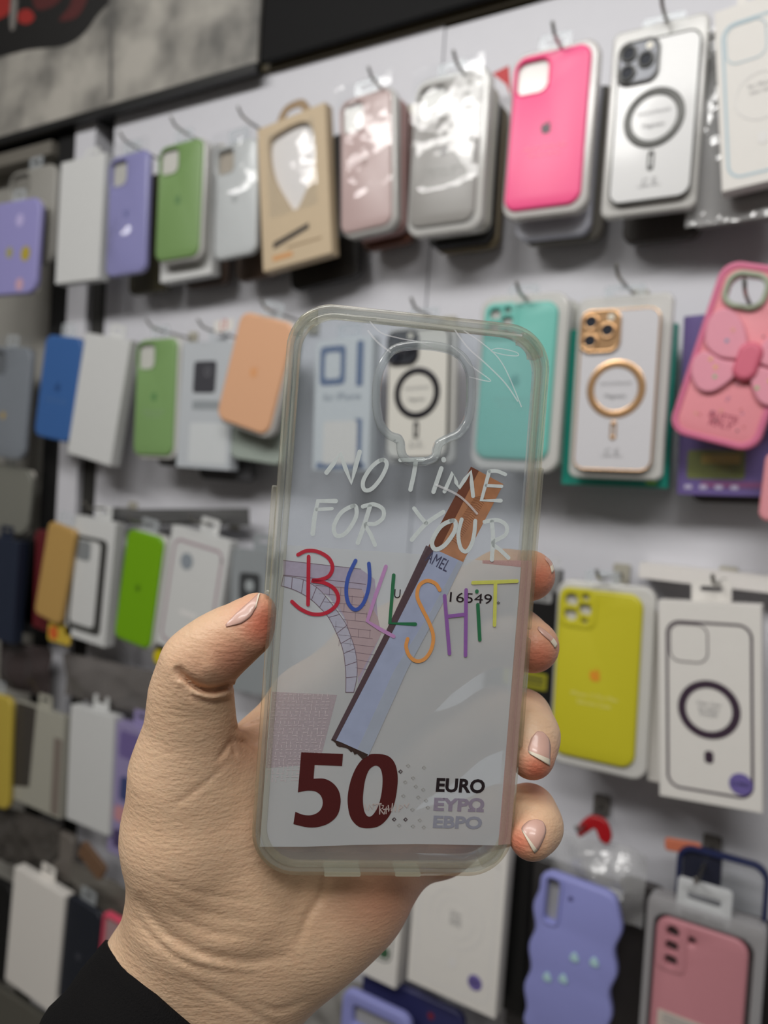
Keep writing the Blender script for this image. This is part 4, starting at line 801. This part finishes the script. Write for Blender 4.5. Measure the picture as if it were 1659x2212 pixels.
for k in range(14):
    x0_ = 700 + (k % 4) * 105; z0 = 500 + (k // 2) * 84; f.stroke(ZB([(x0_ + k * 8, z0), (x0_ + k * 8 - 4, z0 + 80)]), .00012, y1 - .00006, N_LINE)
f.poly([ZB([(130, 1540), (775, 1570), (630, 2130), (560, 2260), (66, 2300)])], y1, N_TEX)
f.build('bridge_engraving', nb)
f = Flat()                                                   # tiny raised strokes of the relief patch
random.seed(3); N_RL = printed('note relief strokes', rgb(204, 192, 196), .8)
for j in range(26):
    for i in range(12):
        x = 150 + i * 48 - j * 5 + random.uniform(-8, 8); z = 1570 + j * 34
        if x < 120 - j * 2 or x > 770 - j * 9: continue
        f.stroke(ZB([(x, z), (x + random.uniform(14, 34), z + random.uniform(-3, 3))]) if random.random() < .55 else ZB([(x, z - 8), (x, z + 14)]), .00025, y1 - .00004, N_RL)
f.build('relief_strokes', nb)
f = Flat(); y2 = y1 - .00012
five = Z5([(262, 1196), (476, 1204), (471, 1266), (331, 1260)]) + catmull(Z5([(325, 1331), (380, 1331), (425, 1354), (455, 1395), (464, 1450), (450, 1512), (412, 1553), (360, 1575), (300, 1580), (222, 1563)]), 4) + catmull(Z5([(232, 1500), (275, 1516), (320, 1516), (356, 1496), (372, 1460), (364, 1420), (335, 1396), (290, 1392), (245, 1401)]), 4)
f.poly([five], y2, N_50); f.build('numeral_five', nb); f = Flat()
f.poly([catmull(Z5([(648, 1204), (600, 1212), (555, 1255), (522, 1320), (503, 1395), (500, 1460), (515, 1530), (555, 1575), (610, 1584), (665, 1570), (710, 1525), (738, 1460), (753, 1380), (755, 1310), (740, 1250), (705, 1214)]), 4, True), catmull(Z5([(640, 1264), (610, 1285), (590, 1335), (580, 1400), (578, 1450), (586, 1500), (604, 1524), (626, 1518), (652, 1480), (668, 1430), (677, 1370), (677, 1315), (665, 1275)]), 4, True)], y2, N_50); f.build('numeral_zero', nb); f = Flat()
def ztext(fl, body, z, pa, pb, width_height, y, mat, bold):
    a, b = (ZD([pa, pb]) if z == 'D' else Z5([pa, pb])); c = ((a[0] + b[0]) / 2, (a[1] + b[1]) / 2)
    fl.text(body, c[0], c[1], width_height[0], y, mat, bold, width_height[1])
def dist(a, b): return math.hypot(a[0] - b[0], a[1] - b[1])
for body, pa, pb, mt, bd in (('EURO', (790, 390), (1305, 552), N_BLK, .035), ('EYP\u03a9', (765, 590), (1297, 748), N_L2, .045), ('EBPO', (758, 785), (1275, 930), N_L3, .04)):
    a, b, c, d = ZD([(pa[0], pa[1]), (pb[0], pa[1]), (pb[0], pb[1]), (pa[0], pb[1])])
    f.text(body, (a[0] + b[0] + c[0] + d[0]) / 4, (a[1] + b[1] + c[1] + d[1]) / 4, dist(a, b), y2, mt, bd, dist(a, d) * .93, rot=-.012); f.build('note_lettering', nb); f = Flat()
ztext(f, '16549', 5, (1022, 378), (1238, 436), (.0131, .0030), y2, N_BLK, .0); ztext(f, 'U', 5, (738, 368), (770, 402), (.0019, .0027), y2, N_BLK, 0); f.stroke(Z5([(793, 402), (803, 372)]), .0003, y2, N_BLK); ztext(f, '*', 5, (1262, 425), (1278, 440), (.0011, .0011), y2, N_BLK, 0)
f.build('serial_number', nb); f = Flat()
N_DI = printed('note diamonds', rgb(88, 78, 82), .9); N_DI2 = printed('note pale diamonds', rgb(168, 168, 166), .9)
for x, z, dk in ((415, 323, 1), (348, 826, 1), (468, 828, 1), (495, 260, 0), (662, 280, 0), (548, 390, 0), (466, 432, 0), (576, 478, 0), (654, 512, 0), (446, 578, 0), (602, 592, 0), (684, 628, 0), (540, 722, 0), (702, 700, 0), (618, 834, 0), (400, 888, 0), (546, 898, 0), (660, 908, 0)):
    r_ = 17; f.outline(ZD([(x - r_, z), (x, z - r_), (x + r_, z), (x, z + r_)]), .0004 if dk else .0003, y2, N_DI if dk else N_DI2)
f.build('note_diamonds', nb)
f = Flat(); SCR = printed('scribble pale', rgb(190, 176, 172), .85)
for st in ([(40, 670), (50, 720)], [(75, 725), (85, 665), (120, 720), (130, 662)], [(120, 672), (210, 660)], [(165, 668), (155, 725)], [(195, 770), (195, 672), (235, 680), (225, 712), (200, 720), (230, 760)], [(240, 770), (268, 690), (262, 765)], [(235, 722), (285, 716)], [(285, 680), (290, 745), (305, 705), (320, 745), (330, 660)], [(365, 670), (358, 740)], [(395, 740), (405, 670), (440, 690), (410, 715)], [(455, 670), (480, 700), (500, 660)]): f.stroke(ZD(st), .00035, y2 - .0001, SCR)
f.build('signature_scribble', nb)
# ---- printed cigarette
FIL = printed('filter paper', rgb(170, 116, 78), .93, scale=260, var=.16); FILD = printed('filter dark side', rgb(112, 66, 48), .93, scale=260, var=.1); CIG = printed('cigarette paper', rgb(160, 170, 198), .93, scale=180, var=.07); CIGL = printed('cigarette pale side', rgb(184, 192, 204), .6, scale=180, var=.04); CIGE = printed('cigarette dark edge', rgb(84, 66, 72), .95); ASH = printed('burnt end', rgb(58, 42, 38), 1, scale=1600, var=.4)
f = Flat(); y3 = y2 - .00005
f.poly([[K(1017, 1008), K(1087, 1046), K(1000, 1214), K(925, 1180)]], y3, FIL); f.poly([[K(1017, 1008), K(1034, 1017), K(948, 1188), K(925, 1180)]], y3 - .00004, FILD)  # darker printed band along the left edge of the filter
f.poly([[K(925, 1180), K(1000, 1214), K(968, 1280), K(880, 1445), K(795, 1633), K(717, 1599)]], y3, CIG)
f.poly([[K(990, 1210), K(1000, 1214), K(968, 1280), K(880, 1445), K(795, 1633), K(770, 1622), K(850, 1450), K(930, 1320)]], y3 - .00004, CIGL)
f.poly([[K(920, 1178), K(938, 1186), K(850, 1360), K(724, 1602), K(715, 1598), K(830, 1370)]], y3 - .00005, CIGE)
rag = [K(717 + (795 - 717) * k / 14 + random.uniform(-2, 2), 1597 + (1632 - 1597) * k / 14 + (random.uniform(4, 12) if 0 < k < 14 else 0)) for k in range(15)]
f.poly([[K(717, 1596)] + [K(717 + 78 * k / 4, 1594 + 35 * k / 4) for k in range(1, 5)] + rag[::-1]], y3 - .00006, ASH)
cg = f.build('printed_cigarette', hc)
f = Flat(); p_ = K(946, 1212); f.text('AMEL', p_[0], p_[1], .0075, y3 - .0001, printed('cigarette mark', rgb(70, 70, 96)), .0, .0035, rot=-.42); f.build('cigarette_mark', cg)
f = Flat()
for k in range(26):
    t = k / 25; f.stroke([K(1018 - 62 * t + 6, 1075 + 95 * t), K(1034 - 62 * t + 6, 1072 + 95 * t), K(1050 - 62 * t, 1080 + 95 * t)], .00016, y3 - .00008, printed('filter ripples', rgb(132, 82, 56), .7) if k == 0 else bpy.data.materials['filter ripples'])
f.build('filter_ripples', cg)
# ---- hand lettered slogan
SW = printed('slogan white', rgb(206, 214, 214), .96); y4 = y3 - .00014
f = Flat()
for st, ww in (([(365, 1008), (402, 960), (440, 905), (468, 985), (500, 1065), (520, 985), (545, 895)], 24), ([(765, 940), (890, 936)], 22), ([(850, 945), (838, 1020), (820, 1100)], 24), ([(988, 985), (945, 1112)], 24), ([(1000, 936), (1001, 940)], 26), ([(1005, 1110), (1050, 1008), (1068, 1060), (1085, 1090), (1115, 1045), (1148, 1002), (1152, 1060), (1160, 1135)], 22), ([(1335, 1018), (1290, 1000), (1250, 1000)], 20), ([(1247, 1003), (1205, 1158), (1310, 1160)], 22), ([(1232, 1078), (1315, 1082)], 18),
               ([(415, 1162), (318, 1162), (300, 1250), (290, 1340)], 24), ([(312, 1208), (395, 1203)], 18), ([(600, 1192), (570, 1290), (535, 1388)], 24), ([(562, 1192), (620, 1180), (670, 1205), (672, 1252), (630, 1285), (578, 1290), (605, 1345), (628, 1400)], 22), ([(840, 1202), (872, 1245), (905, 1282)], 22), ([(998, 1222), (905, 1285), (828, 1372)], 24), ([(1098, 1262), (1080, 1340), (1092, 1415), (1122, 1436), (1150, 1400), (1166, 1340), (1172, 1270)], 22), ([(1262, 1275), (1268, 1360), (1262, 1480)], 24), ([(1222, 1275), (1290, 1265), (1340, 1295), (1335, 1345), (1268, 1388), (1310, 1430), (1352, 1470)], 22)):
    P = Z4(st); f.stroke(P if len(st) < 3 or st[0] in ((415, 1162), (1247, 1003), (1005, 1110), (365, 1008)) else catmull(P, 6), ww / 2.514 / 7.22e3, y4, SW)
for st, ww in (([(668, 938), (612, 975), (565, 1050), (570, 1100), (610, 1096), (662, 1035), (692, 965)], 22), ([(512, 1188), (445, 1225), (405, 1300), (420, 1350), (470, 1335), (520, 1260), (528, 1210)], 22), ([(1050, 1268), (985, 1300), (938, 1380), (955, 1424), (1005, 1402), (1055, 1335), (1066, 1290)], 24)):
    lp = catmull(Z4(st), 6, True); f.stroke(lp + [lp[0], lp[1]], ww / 2.514 / 7.22e3, y4, SW)
f.build('white_slogan_letters', hc)
f = Flat(); y5 = y4 - .00005
def inkc(n, c): return printed('ink ' + n, rgb(*c), .95, scale=600, var=.05)
for nm, c, sts in (('red', (186, 36, 58), [[(300, 195), (297, 440)], [(246, 185), (290, 165), (348, 170), (402, 202), (422, 248), (405, 292), (362, 312), (318, 318), (378, 328), (430, 358), (452, 405), (435, 450), (382, 485), (318, 488), (258, 462), (215, 425)]]),
                   ('blue', (62, 88, 172), [[(540, 215), (505, 290), (492, 365), (503, 432), (538, 466), (575, 440), (602, 375), (612, 300), (608, 230)]]), ('lilac', (188, 140, 190), [[(695, 245), (640, 400), (600, 525), (660, 562), (735, 603)]]),
                   ('dark green', (38, 110, 72), [[(735, 290), (715, 535), (845, 540)], [(1165, 440), (1175, 620)], [(1160, 371), (1160, 374)]]), ('orange', (222, 152, 84), [[(970, 365), (948, 332), (905, 318), (866, 342), (855, 398), (880, 460), (915, 530), (937, 600), (927, 668), (892, 718), (850, 728), (815, 702), (798, 655), (806, 615)]]),
                   ('purple', (140, 92, 164), [[(995, 395), (1020, 690)], [(1105, 365), (1102, 700)], [(1010, 500), (1100, 490)]]), ('yellow', (202, 204, 96), [[(1140, 328), (1365, 320)], [(1255, 330), (1250, 545)]])):
    m_ = inkc(nm, c)
    for st in sts:
        P = Z5(st); f.stroke(P if nm in ('lilac', 'dark green') or len(st) < 3 else catmull(P, 6), 19 / 2.37 / 7.22e3, y5, m_); y5 -= .000015
f.build('coloured_slogan_letters', hc)
# wrinkles of the protective film, their glossy highlights painted as pale ribbons
FW_ = clear('film wrinkle glint', (.97, .97, .98), (.98, .98, 1.0), .42, .08, gloss=1.5)
f = Flat()
for st, ww in (([(600, 190), (660, 250), (760, 280), (860, 300), (940, 330)], 5), ([(590, 240), (640, 300), (710, 355)], 7), ([(1040, 320), (1100, 370), (1150, 430), (1255, 512), (1140, 490)], 5), ([(1060, 235), (1130, 330), (1230, 420), (1330, 520), (1400, 620)], 6), ([(1110, 240), (1200, 300), (1290, 380), (1350, 480), (1420, 650)], 5), ([(1255, 345), (1300, 335), (1390, 355), (1400, 375), (1330, 370), (1260, 352)], 4), ([(640, 180), (900, 205), (1150, 235), (1420, 265)], 9), ([(960, 1075), (1060, 1120), (1120, 1165), (1180, 1230)], 9)):
    f = Flat(); f.stroke(catmull(Z4(st), 6), ww * 1.35 / 2.514 / 7.22e3, -.0011, FW_); f.build('film_wrinkle_glint', hc)

for o in list(hc.children) + [c for k in hc.children for c in k.children]:      # prints lie on the panel as thin ink layers
    if o.name.startswith(('printed', 'bridge', 'relief', 'numeral', 'note_', 'serial', 'signature', 'cigarette', 'filter', 'white_slogan', 'coloured_slogan', 'film_')):
        for v in o.data.vertices: v.co.y *= .5

# ================================================================== HAND AND SLEEVE
def seg(f_, X, a, b, ra, rb):
    ab = b - a; L2 = (ab ** 2).sum(); D = X - a
    t = np.clip((D @ ab) / L2, 0, 1); d = np.sqrt(((D - t[..., None] * ab) ** 2).sum(-1)) - (ra + (rb - ra) * t)
    return d
def smin(a, b, k):
    h = np.clip(.5 + .5 * (b - a) / k, 0, 1); return b * (1 - h) + a * h - k * h * (1 - h)
def chain(pts):
    return [(C3(a[0], a[1], a[2]), C3(b[0], b[1], b[2]), a[3] * a[2] / F, b[3] * b[2] / F) for a, b in zip(pts[:-1], pts[1:])]
THUMB = chain([(558, 1318, .2285, 36), (528, 1358, .229, 55), (470, 1398, .230, 66), (425, 1436, .232, 70), (413, 1500, .236, 80), (412, 1570, .239, 86), (402, 1660, .243, 106)])
THENAR = chain([(402, 1660, .243, 106), (412, 1800, .248, 125), (436, 1930, .2535, 146)]) + chain([(500, 1700, .250, 80), (538, 1800, .2555, 98), (562, 1910, .2585, 126), (520, 2035, .261, 140)])
PALM = chain([(600, 1620, .262, 70), (660, 1760, .266, 95), (690, 1900, .268, 105)]) + chain([(740, 1750, .270, 80), (786, 1858, .268, 105), (742, 1932, .265, 110), (652, 2008, .263, 113), (562, 2116, .265, 112)])
WRIST = chain([(430, 1990, .257, 140), (352, 2110, .260, 122), (190, 2380, .245, 130)]) + chain([(450, 2080, .262, 125), (280, 2410, .2475, 140)]) + chain([(520, 2090, .263, 128), (455, 2230, .260, 122), (360, 2440, .248, 122)])
INDEX = chain([(590, 1600, .264, 74), (665, 1520, .266, 76), (800, 1402, .270, 70), (960, 1305, .268, 62), (1085, 1252, .260, 57), (1143, 1243, .2515, 55)])
MIDDLE = chain([(680, 1680, .268, 78), (880, 1480, .277, 70), (1045, 1372, .270, 60), (1110, 1376, .260, 58), (1150, 1396, .2515, 57)])
RING = chain([(740, 1770, .270, 78), (940, 1620, .279, 68), (1075, 1548, .271, 58), (1128, 1552, .259, 55), (1147, 1590, .249, 53), (1149, 1636, .2425, 47)])
PINKY = chain([(800, 1860, .270, 82), (950, 1818, .278, 66), (1085, 1760, .266, 54), (1142, 1756, .253, 52), (1156, 1785, .244, 50), (1147, 1812, .238, 44)])
def uni(X, segs, k):
    f_ = None
    for s in segs:
        d = seg(None, X, *s); f_ = d if f_ is None else smin(f_, d, k)
    return f_
# creases: pixel polylines carved into the side that faces the viewer (depth m, half width px)
CREASE = [([(380, 1440), (402, 1466), (428, 1484), (462, 1490), (506, 1476)], .0036, 9), ([(390, 1476), (420, 1505), (465, 1516), (505, 1508)], .0010, 7),
          ([(500, 1592), (486, 1620), (466, 1644)], .0008, 5), ([(500, 1640), (450, 1686), (410, 1716), (366, 1748)], .0005, 5),
          ([(496, 1580), (540, 1568), (578, 1554)], .0007, 5), ([(496, 1598), (535, 1606), (574, 1622)], .0006, 5), ([(496, 1600), (512, 1636)], .0008, 5),
          ([(640, 2050), (664, 1980), (696, 1930), (708, 1850)], .0008, 9),
          ([(296, 1930), (345, 2004), (420, 2052), (520, 2076), (640, 2062)], .0010, 13), ([(290, 1975), (350, 2044), (430, 2090), (560, 2108)], .0007, 8), ([(360, 1965), (450, 2012), (560, 2026)], .0004, 7), ([(350, 1925), (440, 1972), (560, 1990)], .0003, 7), ([(330, 1890), (430, 1930), (560, 1945)], .0003, 7),
          ([(540, 2160), (600, 2182), (670, 2156)], .0005, 8), ([(380, 2105), (500, 2165), (620, 2225)], .0005, 8)]
BUMPS = [([(388, 1466), (425, 1499), (465, 1506), (502, 1496)], .0010, 9), ([(475, 1440), (430, 1452)], .0006, 22), ([(310, 1990), (420, 2072), (560, 2092)], .0003, 14)]
def hand_sdf(X):
    fi = None
    for fg in (INDEX, MIDDLE, RING, PINKY):
        d = uni(X, fg, .006); fi = d if fi is None else smin(fi, d, .0012)
    pl = smin(uni(X, THENAR + PALM, .014), uni(X, WRIST, .012), .012)
    th = uni(X, THUMB, .006)
    f_ = smin(smin(pl, fi, .007), th, .008)
    Z = -X[..., 2]; px = X[..., 0] * F / Z + CX; py = -X[..., 1] * F / Z + CY
    for lst, sg in ((CREASE, 1), (BUMPS, -1)):
        for pts, a, w in lst:
            P = np.array(catmull(pts, 4)); dm = np.full(px.shape, 1e9, np.float32)
            lo, hi = P.min(0) - 4 * w, P.max(0) + 4 * w
            msk = (px > lo[0]) & (px < hi[0]) & (py > lo[1]) & (py < hi[1]) & (Z < .262) & (np.abs(f_) < .008)
            if not msk.any(): continue
            q = np.stack([px[msk], py[msk]], -1); dd = np.full(len(q), 1e9)
            ss = np.zeros(len(q)); nS = len(P) - 1
            for i_, (A, B) in enumerate(zip(P[:-1], P[1:])):
                AB = B - A; t = np.clip(((q - A) @ AB) / ((AB ** 2).sum() + 1e-9), 0, 1); d_ = np.sqrt(((q - A - t[:, None] * AB) ** 2).sum(-1))
                up_ = d_ < dd; dd = np.where(up_, d_, dd); ss = np.where(up_, (i_ + t) / nS, ss)
            f_[msk] += sg * a * np.exp(-(dd / w) ** 2) * np.sin(np.pi * np.clip(ss, 0, 1)) ** .7
    return f_
def surface_nets(fn, lo, hi, h):
    n = [int((hi[i] - lo[i]) / h) + 1 for i in range(3)]
    ax_ = [lo[i] + h * np.arange(n[i]) for i in range(3)]
    c = 4; nc = [k // c + 2 for k in n]                        # coarse pass first, then only the band round the surface
    Xc = np.stack(np.meshgrid(*[lo[i] + h * c * np.arange(nc[i]) for i in range(3)], indexing='ij'), -1)
    G = fn(Xc.reshape(-1, 3)).reshape(nc).astype(np.float32)
    ii = [np.minimum(np.round(np.arange(n[i]) / c).astype(int), nc[i] - 1) for i in range(3)]
    G = G[np.ix_(*ii)].copy(); band = np.argwhere(np.abs(G) < h * c * .9 + .004)
    for k in range(0, len(band), 400000):
        bb = band[k:k + 400000]; G[bb[:, 0], bb[:, 1], bb[:, 2]] = fn(np.array(lo) + h * bb)
    S = G < 0
    acc = np.zeros([k - 1 for k in n] + [3], np.float32); cnt = np.zeros([k - 1 for k in n], np.float32)
    for axis in range(3):
        o = [a for a in range(3) if a != axis]
        sl0 = [slice(None)] * 3; sl1 = [slice(None)] * 3; sl0[axis] = slice(0, -1); sl1[axis] = slice(1, None)
        a, b = G[tuple(sl0)], G[tuple(sl1)]; cr = (a < 0) != (b < 0); t = np.where(cr, a / np.where(cr, a - b, 1), 0)
        for d0 in (0, 1):
            for d1 in (0, 1):
                s = [slice(None)] * 3; s[o[0]] = slice(d0, n[o[0]] - 1 + d0); s[o[1]] = slice(d1, n[o[1]] - 1 + d1)
                c, tt = cr[tuple(s)], t[tuple(s)]
                acc[..., axis] += c * tt; acc[..., o[0]] += c * d0; acc[..., o[1]] += c * d1; cnt += c
    act = cnt > 0; idx = np.full(act.shape, -1); ii = np.argwhere(act); idx[act] = np.arange(len(ii))
    V = np.array(lo) + h * (ii + acc[act] / cnt[act][:, None])
    Q = []
    for axis in range(3):
        o = [(axis + 1) % 3, (axis + 2) % 3]
        s0 = [slice(1, -1)] * 3; s1 = [slice(1, -1)] * 3; s0[axis] = slice(0, -1); s1[axis] = slice(1, None)
        A, B = S[tuple(s0)], S[tuple(s1)]; e = np.argwhere(A != B)
        if len(e) == 0: continue
        fl = A[tuple(e.T)]; base = e.copy(); base[:, o[0]] += 1; base[:, o[1]] += 1
        def at(d0, d1):
            k = base.copy(); k[:, o[0]] -= d0; k[:, o[1]] -= d1; return idx[k[:, 0], k[:, 1], k[:, 2]]
        q = np.stack([at(1, 1), at(0, 1), at(0, 0), at(1, 0)], 1); q[~fl] = q[~fl][:, ::-1]; Q.append(q)
    return V, np.concatenate(Q)
lo = np.array([-.100, -.215, -.325]); hi = np.array([.068, -.008, -.205])
V, Q = surface_nets(hand_sdf, lo, hi, .0011)
def grad(X, e=.0006):
    return np.stack([hand_sdf(X + np.eye(3)[i] * e) - hand_sdf(X - np.eye(3)[i] * e) for i in range(3)], -1) / (2 * e)
for it in range(2):                                           # relax, then pull back onto the surface
    nb_s = np.zeros_like(V); nb_c = np.zeros(len(V))
    for a, b in ((0, 1), (1, 2), (2, 3), (3, 0)):
        for u, v in ((a, b), (b, a)):
            np.add.at(nb_s, Q[:, u], V[Q[:, v]]); np.add.at(nb_c, Q[:, u], 1)
    V = .4 * V + .6 * nb_s / nb_c[:, None]
    g = grad(V); V = V - g * (hand_sdf(V) / np.maximum(.25, (g ** 2).sum(-1)))[:, None]
hand_c = np.array(C3(430, 2120, .262)); hw = cam2world(hand_c)
person = bpy.data.objects.new('person', None); COL.objects.link(person); person.location = hw
tag(person, 'left hand of a person in a black sleeve, palm forward, gripping the clear case', 'person')
keep = Q[:, [0, 1, 2, 3]]
hand = mesh_obj('hand', cam2world(V) - hw, keep, None, person, True, mats=[None])
# skin colour attribute: redder pads, paler palm
px = V[:, 0] * F / -V[:, 2] + CX; py = -V[:, 1] * F / -V[:, 2] + CY; Zv = -V[:, 2]
red_ = np.zeros(len(V))
for x, y, r_, a in ((572, 1350, 66, 1.0), (1170, 1250, 60, .9), (1165, 1420, 60, .9), (1160, 1665, 48, 1.0), (1122, 1820, 46, .9), (510, 1425, 66, .6), (430, 1440, 50, .25), (540, 1610, 70, .25), (830, 1930, 110, .45), (1000, 1850, 90, .5), (600, 1780, 90, .15)):
    red_ = np.maximum(red_, a * np.exp(-((px - x) ** 2 + (py - y) ** 2) / r_ ** 2))
att = hand.data.color_attributes.new('pads', 'FLOAT_COLOR', 'POINT')
att.data.foreach_set('color', np.stack([red_, red_, red_, np.ones(len(V))], 1).astype(np.float32).ravel())
m, nt, p, out = new_mat('skin')
at_ = nt.nodes.new('ShaderNodeAttribute'); at_.attribute_name = 'pads'
tc = nt.nodes.new('ShaderNodeTexCoord')
def noise(sc, det=3, vec=None):
    n_ = nt.nodes.new('ShaderNodeTexNoise'); n_.inputs['Scale'].default_value = sc; n_.inputs['Detail'].default_value = det; nt.links.new(vec or tc.outputs['Object'], n_.inputs['Vector']); return n_
def mixc(fac, a, b):
    x = nt.nodes.new('ShaderNodeMix'); x.data_type = 'RGBA'; nt.links.new(fac, x.inputs[0])
    for k, v in ((6, a), (7, b)):
        if isinstance(v, tuple): x.inputs[k].default_value = (*v, 1)
        else: nt.links.new(v, x.inputs[k])
    return x.outputs[2]
base = mixc(noise(38).outputs['Fac'], rgb(208, 172, 136), rgb(228, 200, 170))
base = mixc(noise(240, 4).outputs['Fac'], base, rgb(216, 178, 146))
col_ = mixc(at_.outputs['Fac'], base, rgb(206, 118, 92)); nt.links.new(col_, p.inputs['Base Color'])
p.inputs['Roughness'].default_value = .48; p.inputs['Specular IOR Level'].default_value = .4
p.inputs['Subsurface Weight'].default_value = .12; p.inputs['Subsurface Radius'].default_value = (.006, .0025, .0012); p.inputs['Subsurface Scale'].default_value = 1.0
mp = nt.nodes.new('ShaderNodeMapping'); mp.inputs['Rotation'].default_value = (0, .5, .3); mp.inputs['Scale'].default_value = (260, 260, 900); nt.links.new(tc.outputs['Object'], mp.inputs['Vector'])
n1 = noise(1.0, 3, mp.outputs[0])
vo = nt.nodes.new('ShaderNodeTexVoronoi'); vo.inputs['Scale'].default_value = 900; nt.links.new(tc.outputs['Object'], vo.inputs['Vector'])
b1 = nt.nodes.new('ShaderNodeBump'); b1.inputs['Strength'].default_value = .34; b1.inputs['Distance'].default_value = .0008; nt.links.new(n1.outputs['Fac'], b1.inputs['Height'])
b2 = nt.nodes.new('ShaderNodeBump'); b2.inputs['Strength'].default_value = .22; b2.inputs['Distance'].default_value = .0004; nt.links.new(vo.outputs['Distance'], b2.inputs['Height']); nt.links.new(b1.outputs[0], b2.inputs['Normal']); nt.links.new(b2.outputs[0], p.inputs['Normal'])
hand.data.materials.clear(); hand.data.materials.append(m)
# finger nails, draped on the skin
NAIL = solid('nail', rgb(204, 164, 150), .36, var=.03, coat=.3); NAILW = solid('nail free edge', rgb(226, 216, 196), .35, var=.03)
def project(qx, qy):
    d = np.array([(qx - CX) / F, -(qy - CY) / F, -1.0]); t = .205; best = (1e9, t)
    for _ in range(70):
        s_ = float(hand_sdf((d * t)[None])[0])
        if s_ < best[0]: best = (s_, t)
        if s_ < .00005 or t > .32: break
        t += max(.0002, s_ * .85)
    X = d * best[1]
    for _ in range(3):
        g = grad(X[None])[0]; X = X - g * float(hand_sdf(X[None])[0]) / max(.25, g @ g)
    g = grad(X[None])[0]; return X, g / (np.linalg.norm(g) + 1e-9)
def nail(left, right, edge, lift=.0003):
    A, B = np.array(catmull(left, 4)), np.array(catmull(right, 4)); nU, nV = len(A), 8; Vn, Fn, Mi = [], [], []
    for i in range(nU):
        for j in range(nV + 1):
            v = j / nV; v = .5 + (v - .5) * min(1, ((i / (nU - 1)) + .05) / .3) ** .5; q = A[i] * (1 - v) + B[i] * v; X, g = project(*q); u = i / (nU - 1)
            e = math.sin(math.pi * v) ** .5 * min(1, (u + .02) * 5)
            Vn.append(cam2world(X + g * lift * (.15 + e)) - hw)
    for i in range(nU - 1):
        for j in range(nV):
            a = i * (nV + 1) + j; Fn.append((a, a + 1, a + nV + 2, a + nV + 1)); Mi.append(1 if (i + .5) / (nU - 1) > edge else 0)
    o = mesh_obj('fingernail', Vn, Fn, None, hand, True, mats=[NAIL, NAILW], fmat=Mi)
    sm = o.modifiers.new('thick', 'SOLIDIFY'); sm.thickness = .0004; sm.offset = 0
    return o
nail([(487, 1347), (511, 1325), (541, 1299), (556, 1285), (562, 1282)], [(490, 1358), (520, 1347), (540, 1333), (548, 1320), (553, 1312)], .82)
nail([(1154, 1579), (1146, 1600), (1141, 1618), (1144, 1628)], [(1178, 1582), (1187, 1603), (1188, 1634), (1187, 1654)], .74)
nail([(1152, 1769), (1139, 1776), (1128, 1788), (1130, 1797)], [(1178, 1777), (1178, 1800), (1164, 1832), (1154, 1842)], .72)
nail([(1163, 1352), (1178, 1364), (1194, 1378), (1202, 1390)], [(1160, 1362), (1174, 1374), (1188, 1386), (1198, 1400)], .7)
nail([(1178, 1202), (1190, 1214), (1196, 1230)], [(1176, 1210), (1186, 1220), (1191, 1238)], .6)
# sleeve: cuff ring across the forearm, running out of the frame to the lower left
def sleeve():
    c0 = C3(395, 2176, .258); vr = c0 / np.linalg.norm(c0)
    side = np.array([.76, -.65, 0.0]); side -= vr * (side @ vr); side /= np.linalg.norm(side)
    axis = np.cross(side, vr); axis = axis if axis[1] < 0 else -axis; axis = axis + .10 * vr; axis /= np.linalg.norm(axis)
    dep = np.cross(side, axis); dep = dep if dep @ vr < 0 else -dep; Ln = .10
    rs = 222 * .258 / F; rd = 195 * .258 / F; V_, F_ = [], []; NU, NV = 30, 56
    rings = [(-.002, -.0035), (-.001, -.0016), (0.0, 0.0)] + [(Ln * k / NU, 0.0) for k in range(1, NU + 1)]
    rings = [(.012, -.0030), (.004, -.0028)] + [(0.0, -.0022), (-.0010, -.0010), (-.0004, 0.0)] + rings[3:]
    for i, (t, dr) in enumerate(rings):
        gr = 1 + .10 * max(t, 0) / Ln; fold = .0012 * math.sin(t * 330) * min(1, max(0, t) / .02) + .0009 * math.sin(t * 140 + 1) * min(1, max(0, t) / .02)
        for k in range(NV):
            a = 2 * math.pi * k / NV; fo = dr + fold * math.sin(a * 2 + t * 60)
            V_.append(c0 + axis * t + side * math.cos(a) * (rs * gr + fo) + dep * math.sin(a) * (rd * gr + fo))
    for i in range(len(rings) - 1):
        for k in range(NV): F_.append((i * NV + k, i * NV + (k + 1) % NV, (i + 1) * NV + (k + 1) % NV, (i + 1) * NV + k))
    m, nt, p, out = new_mat('black knit'); p.inputs['Base Color'].default_value = (*rgb(7, 6, 7), 1); p.inputs['Roughness'].default_value = .9; p.inputs['Specular IOR Level'].default_value = .2
    tc = nt.nodes.new('ShaderNodeTexCoord'); wv = nt.nodes.new('ShaderNodeTexNoise'); wv.inputs['Scale'].default_value = 1600; nt.links.new(tc.outputs['Object'], wv.inputs['Vector'])
    b = nt.nodes.new('ShaderNodeBump'); b.inputs['Strength'].default_value = .6; b.inputs['Distance'].default_value = .0006; nt.links.new(wv.outputs['Fac'], b.inputs['Height']); nt.links.new(b.outputs[0], p.inputs['Normal'])
    return mesh_obj('sleeve', cam2world(np.array(V_)) - hw, F_, m, person, True)
sleeve()
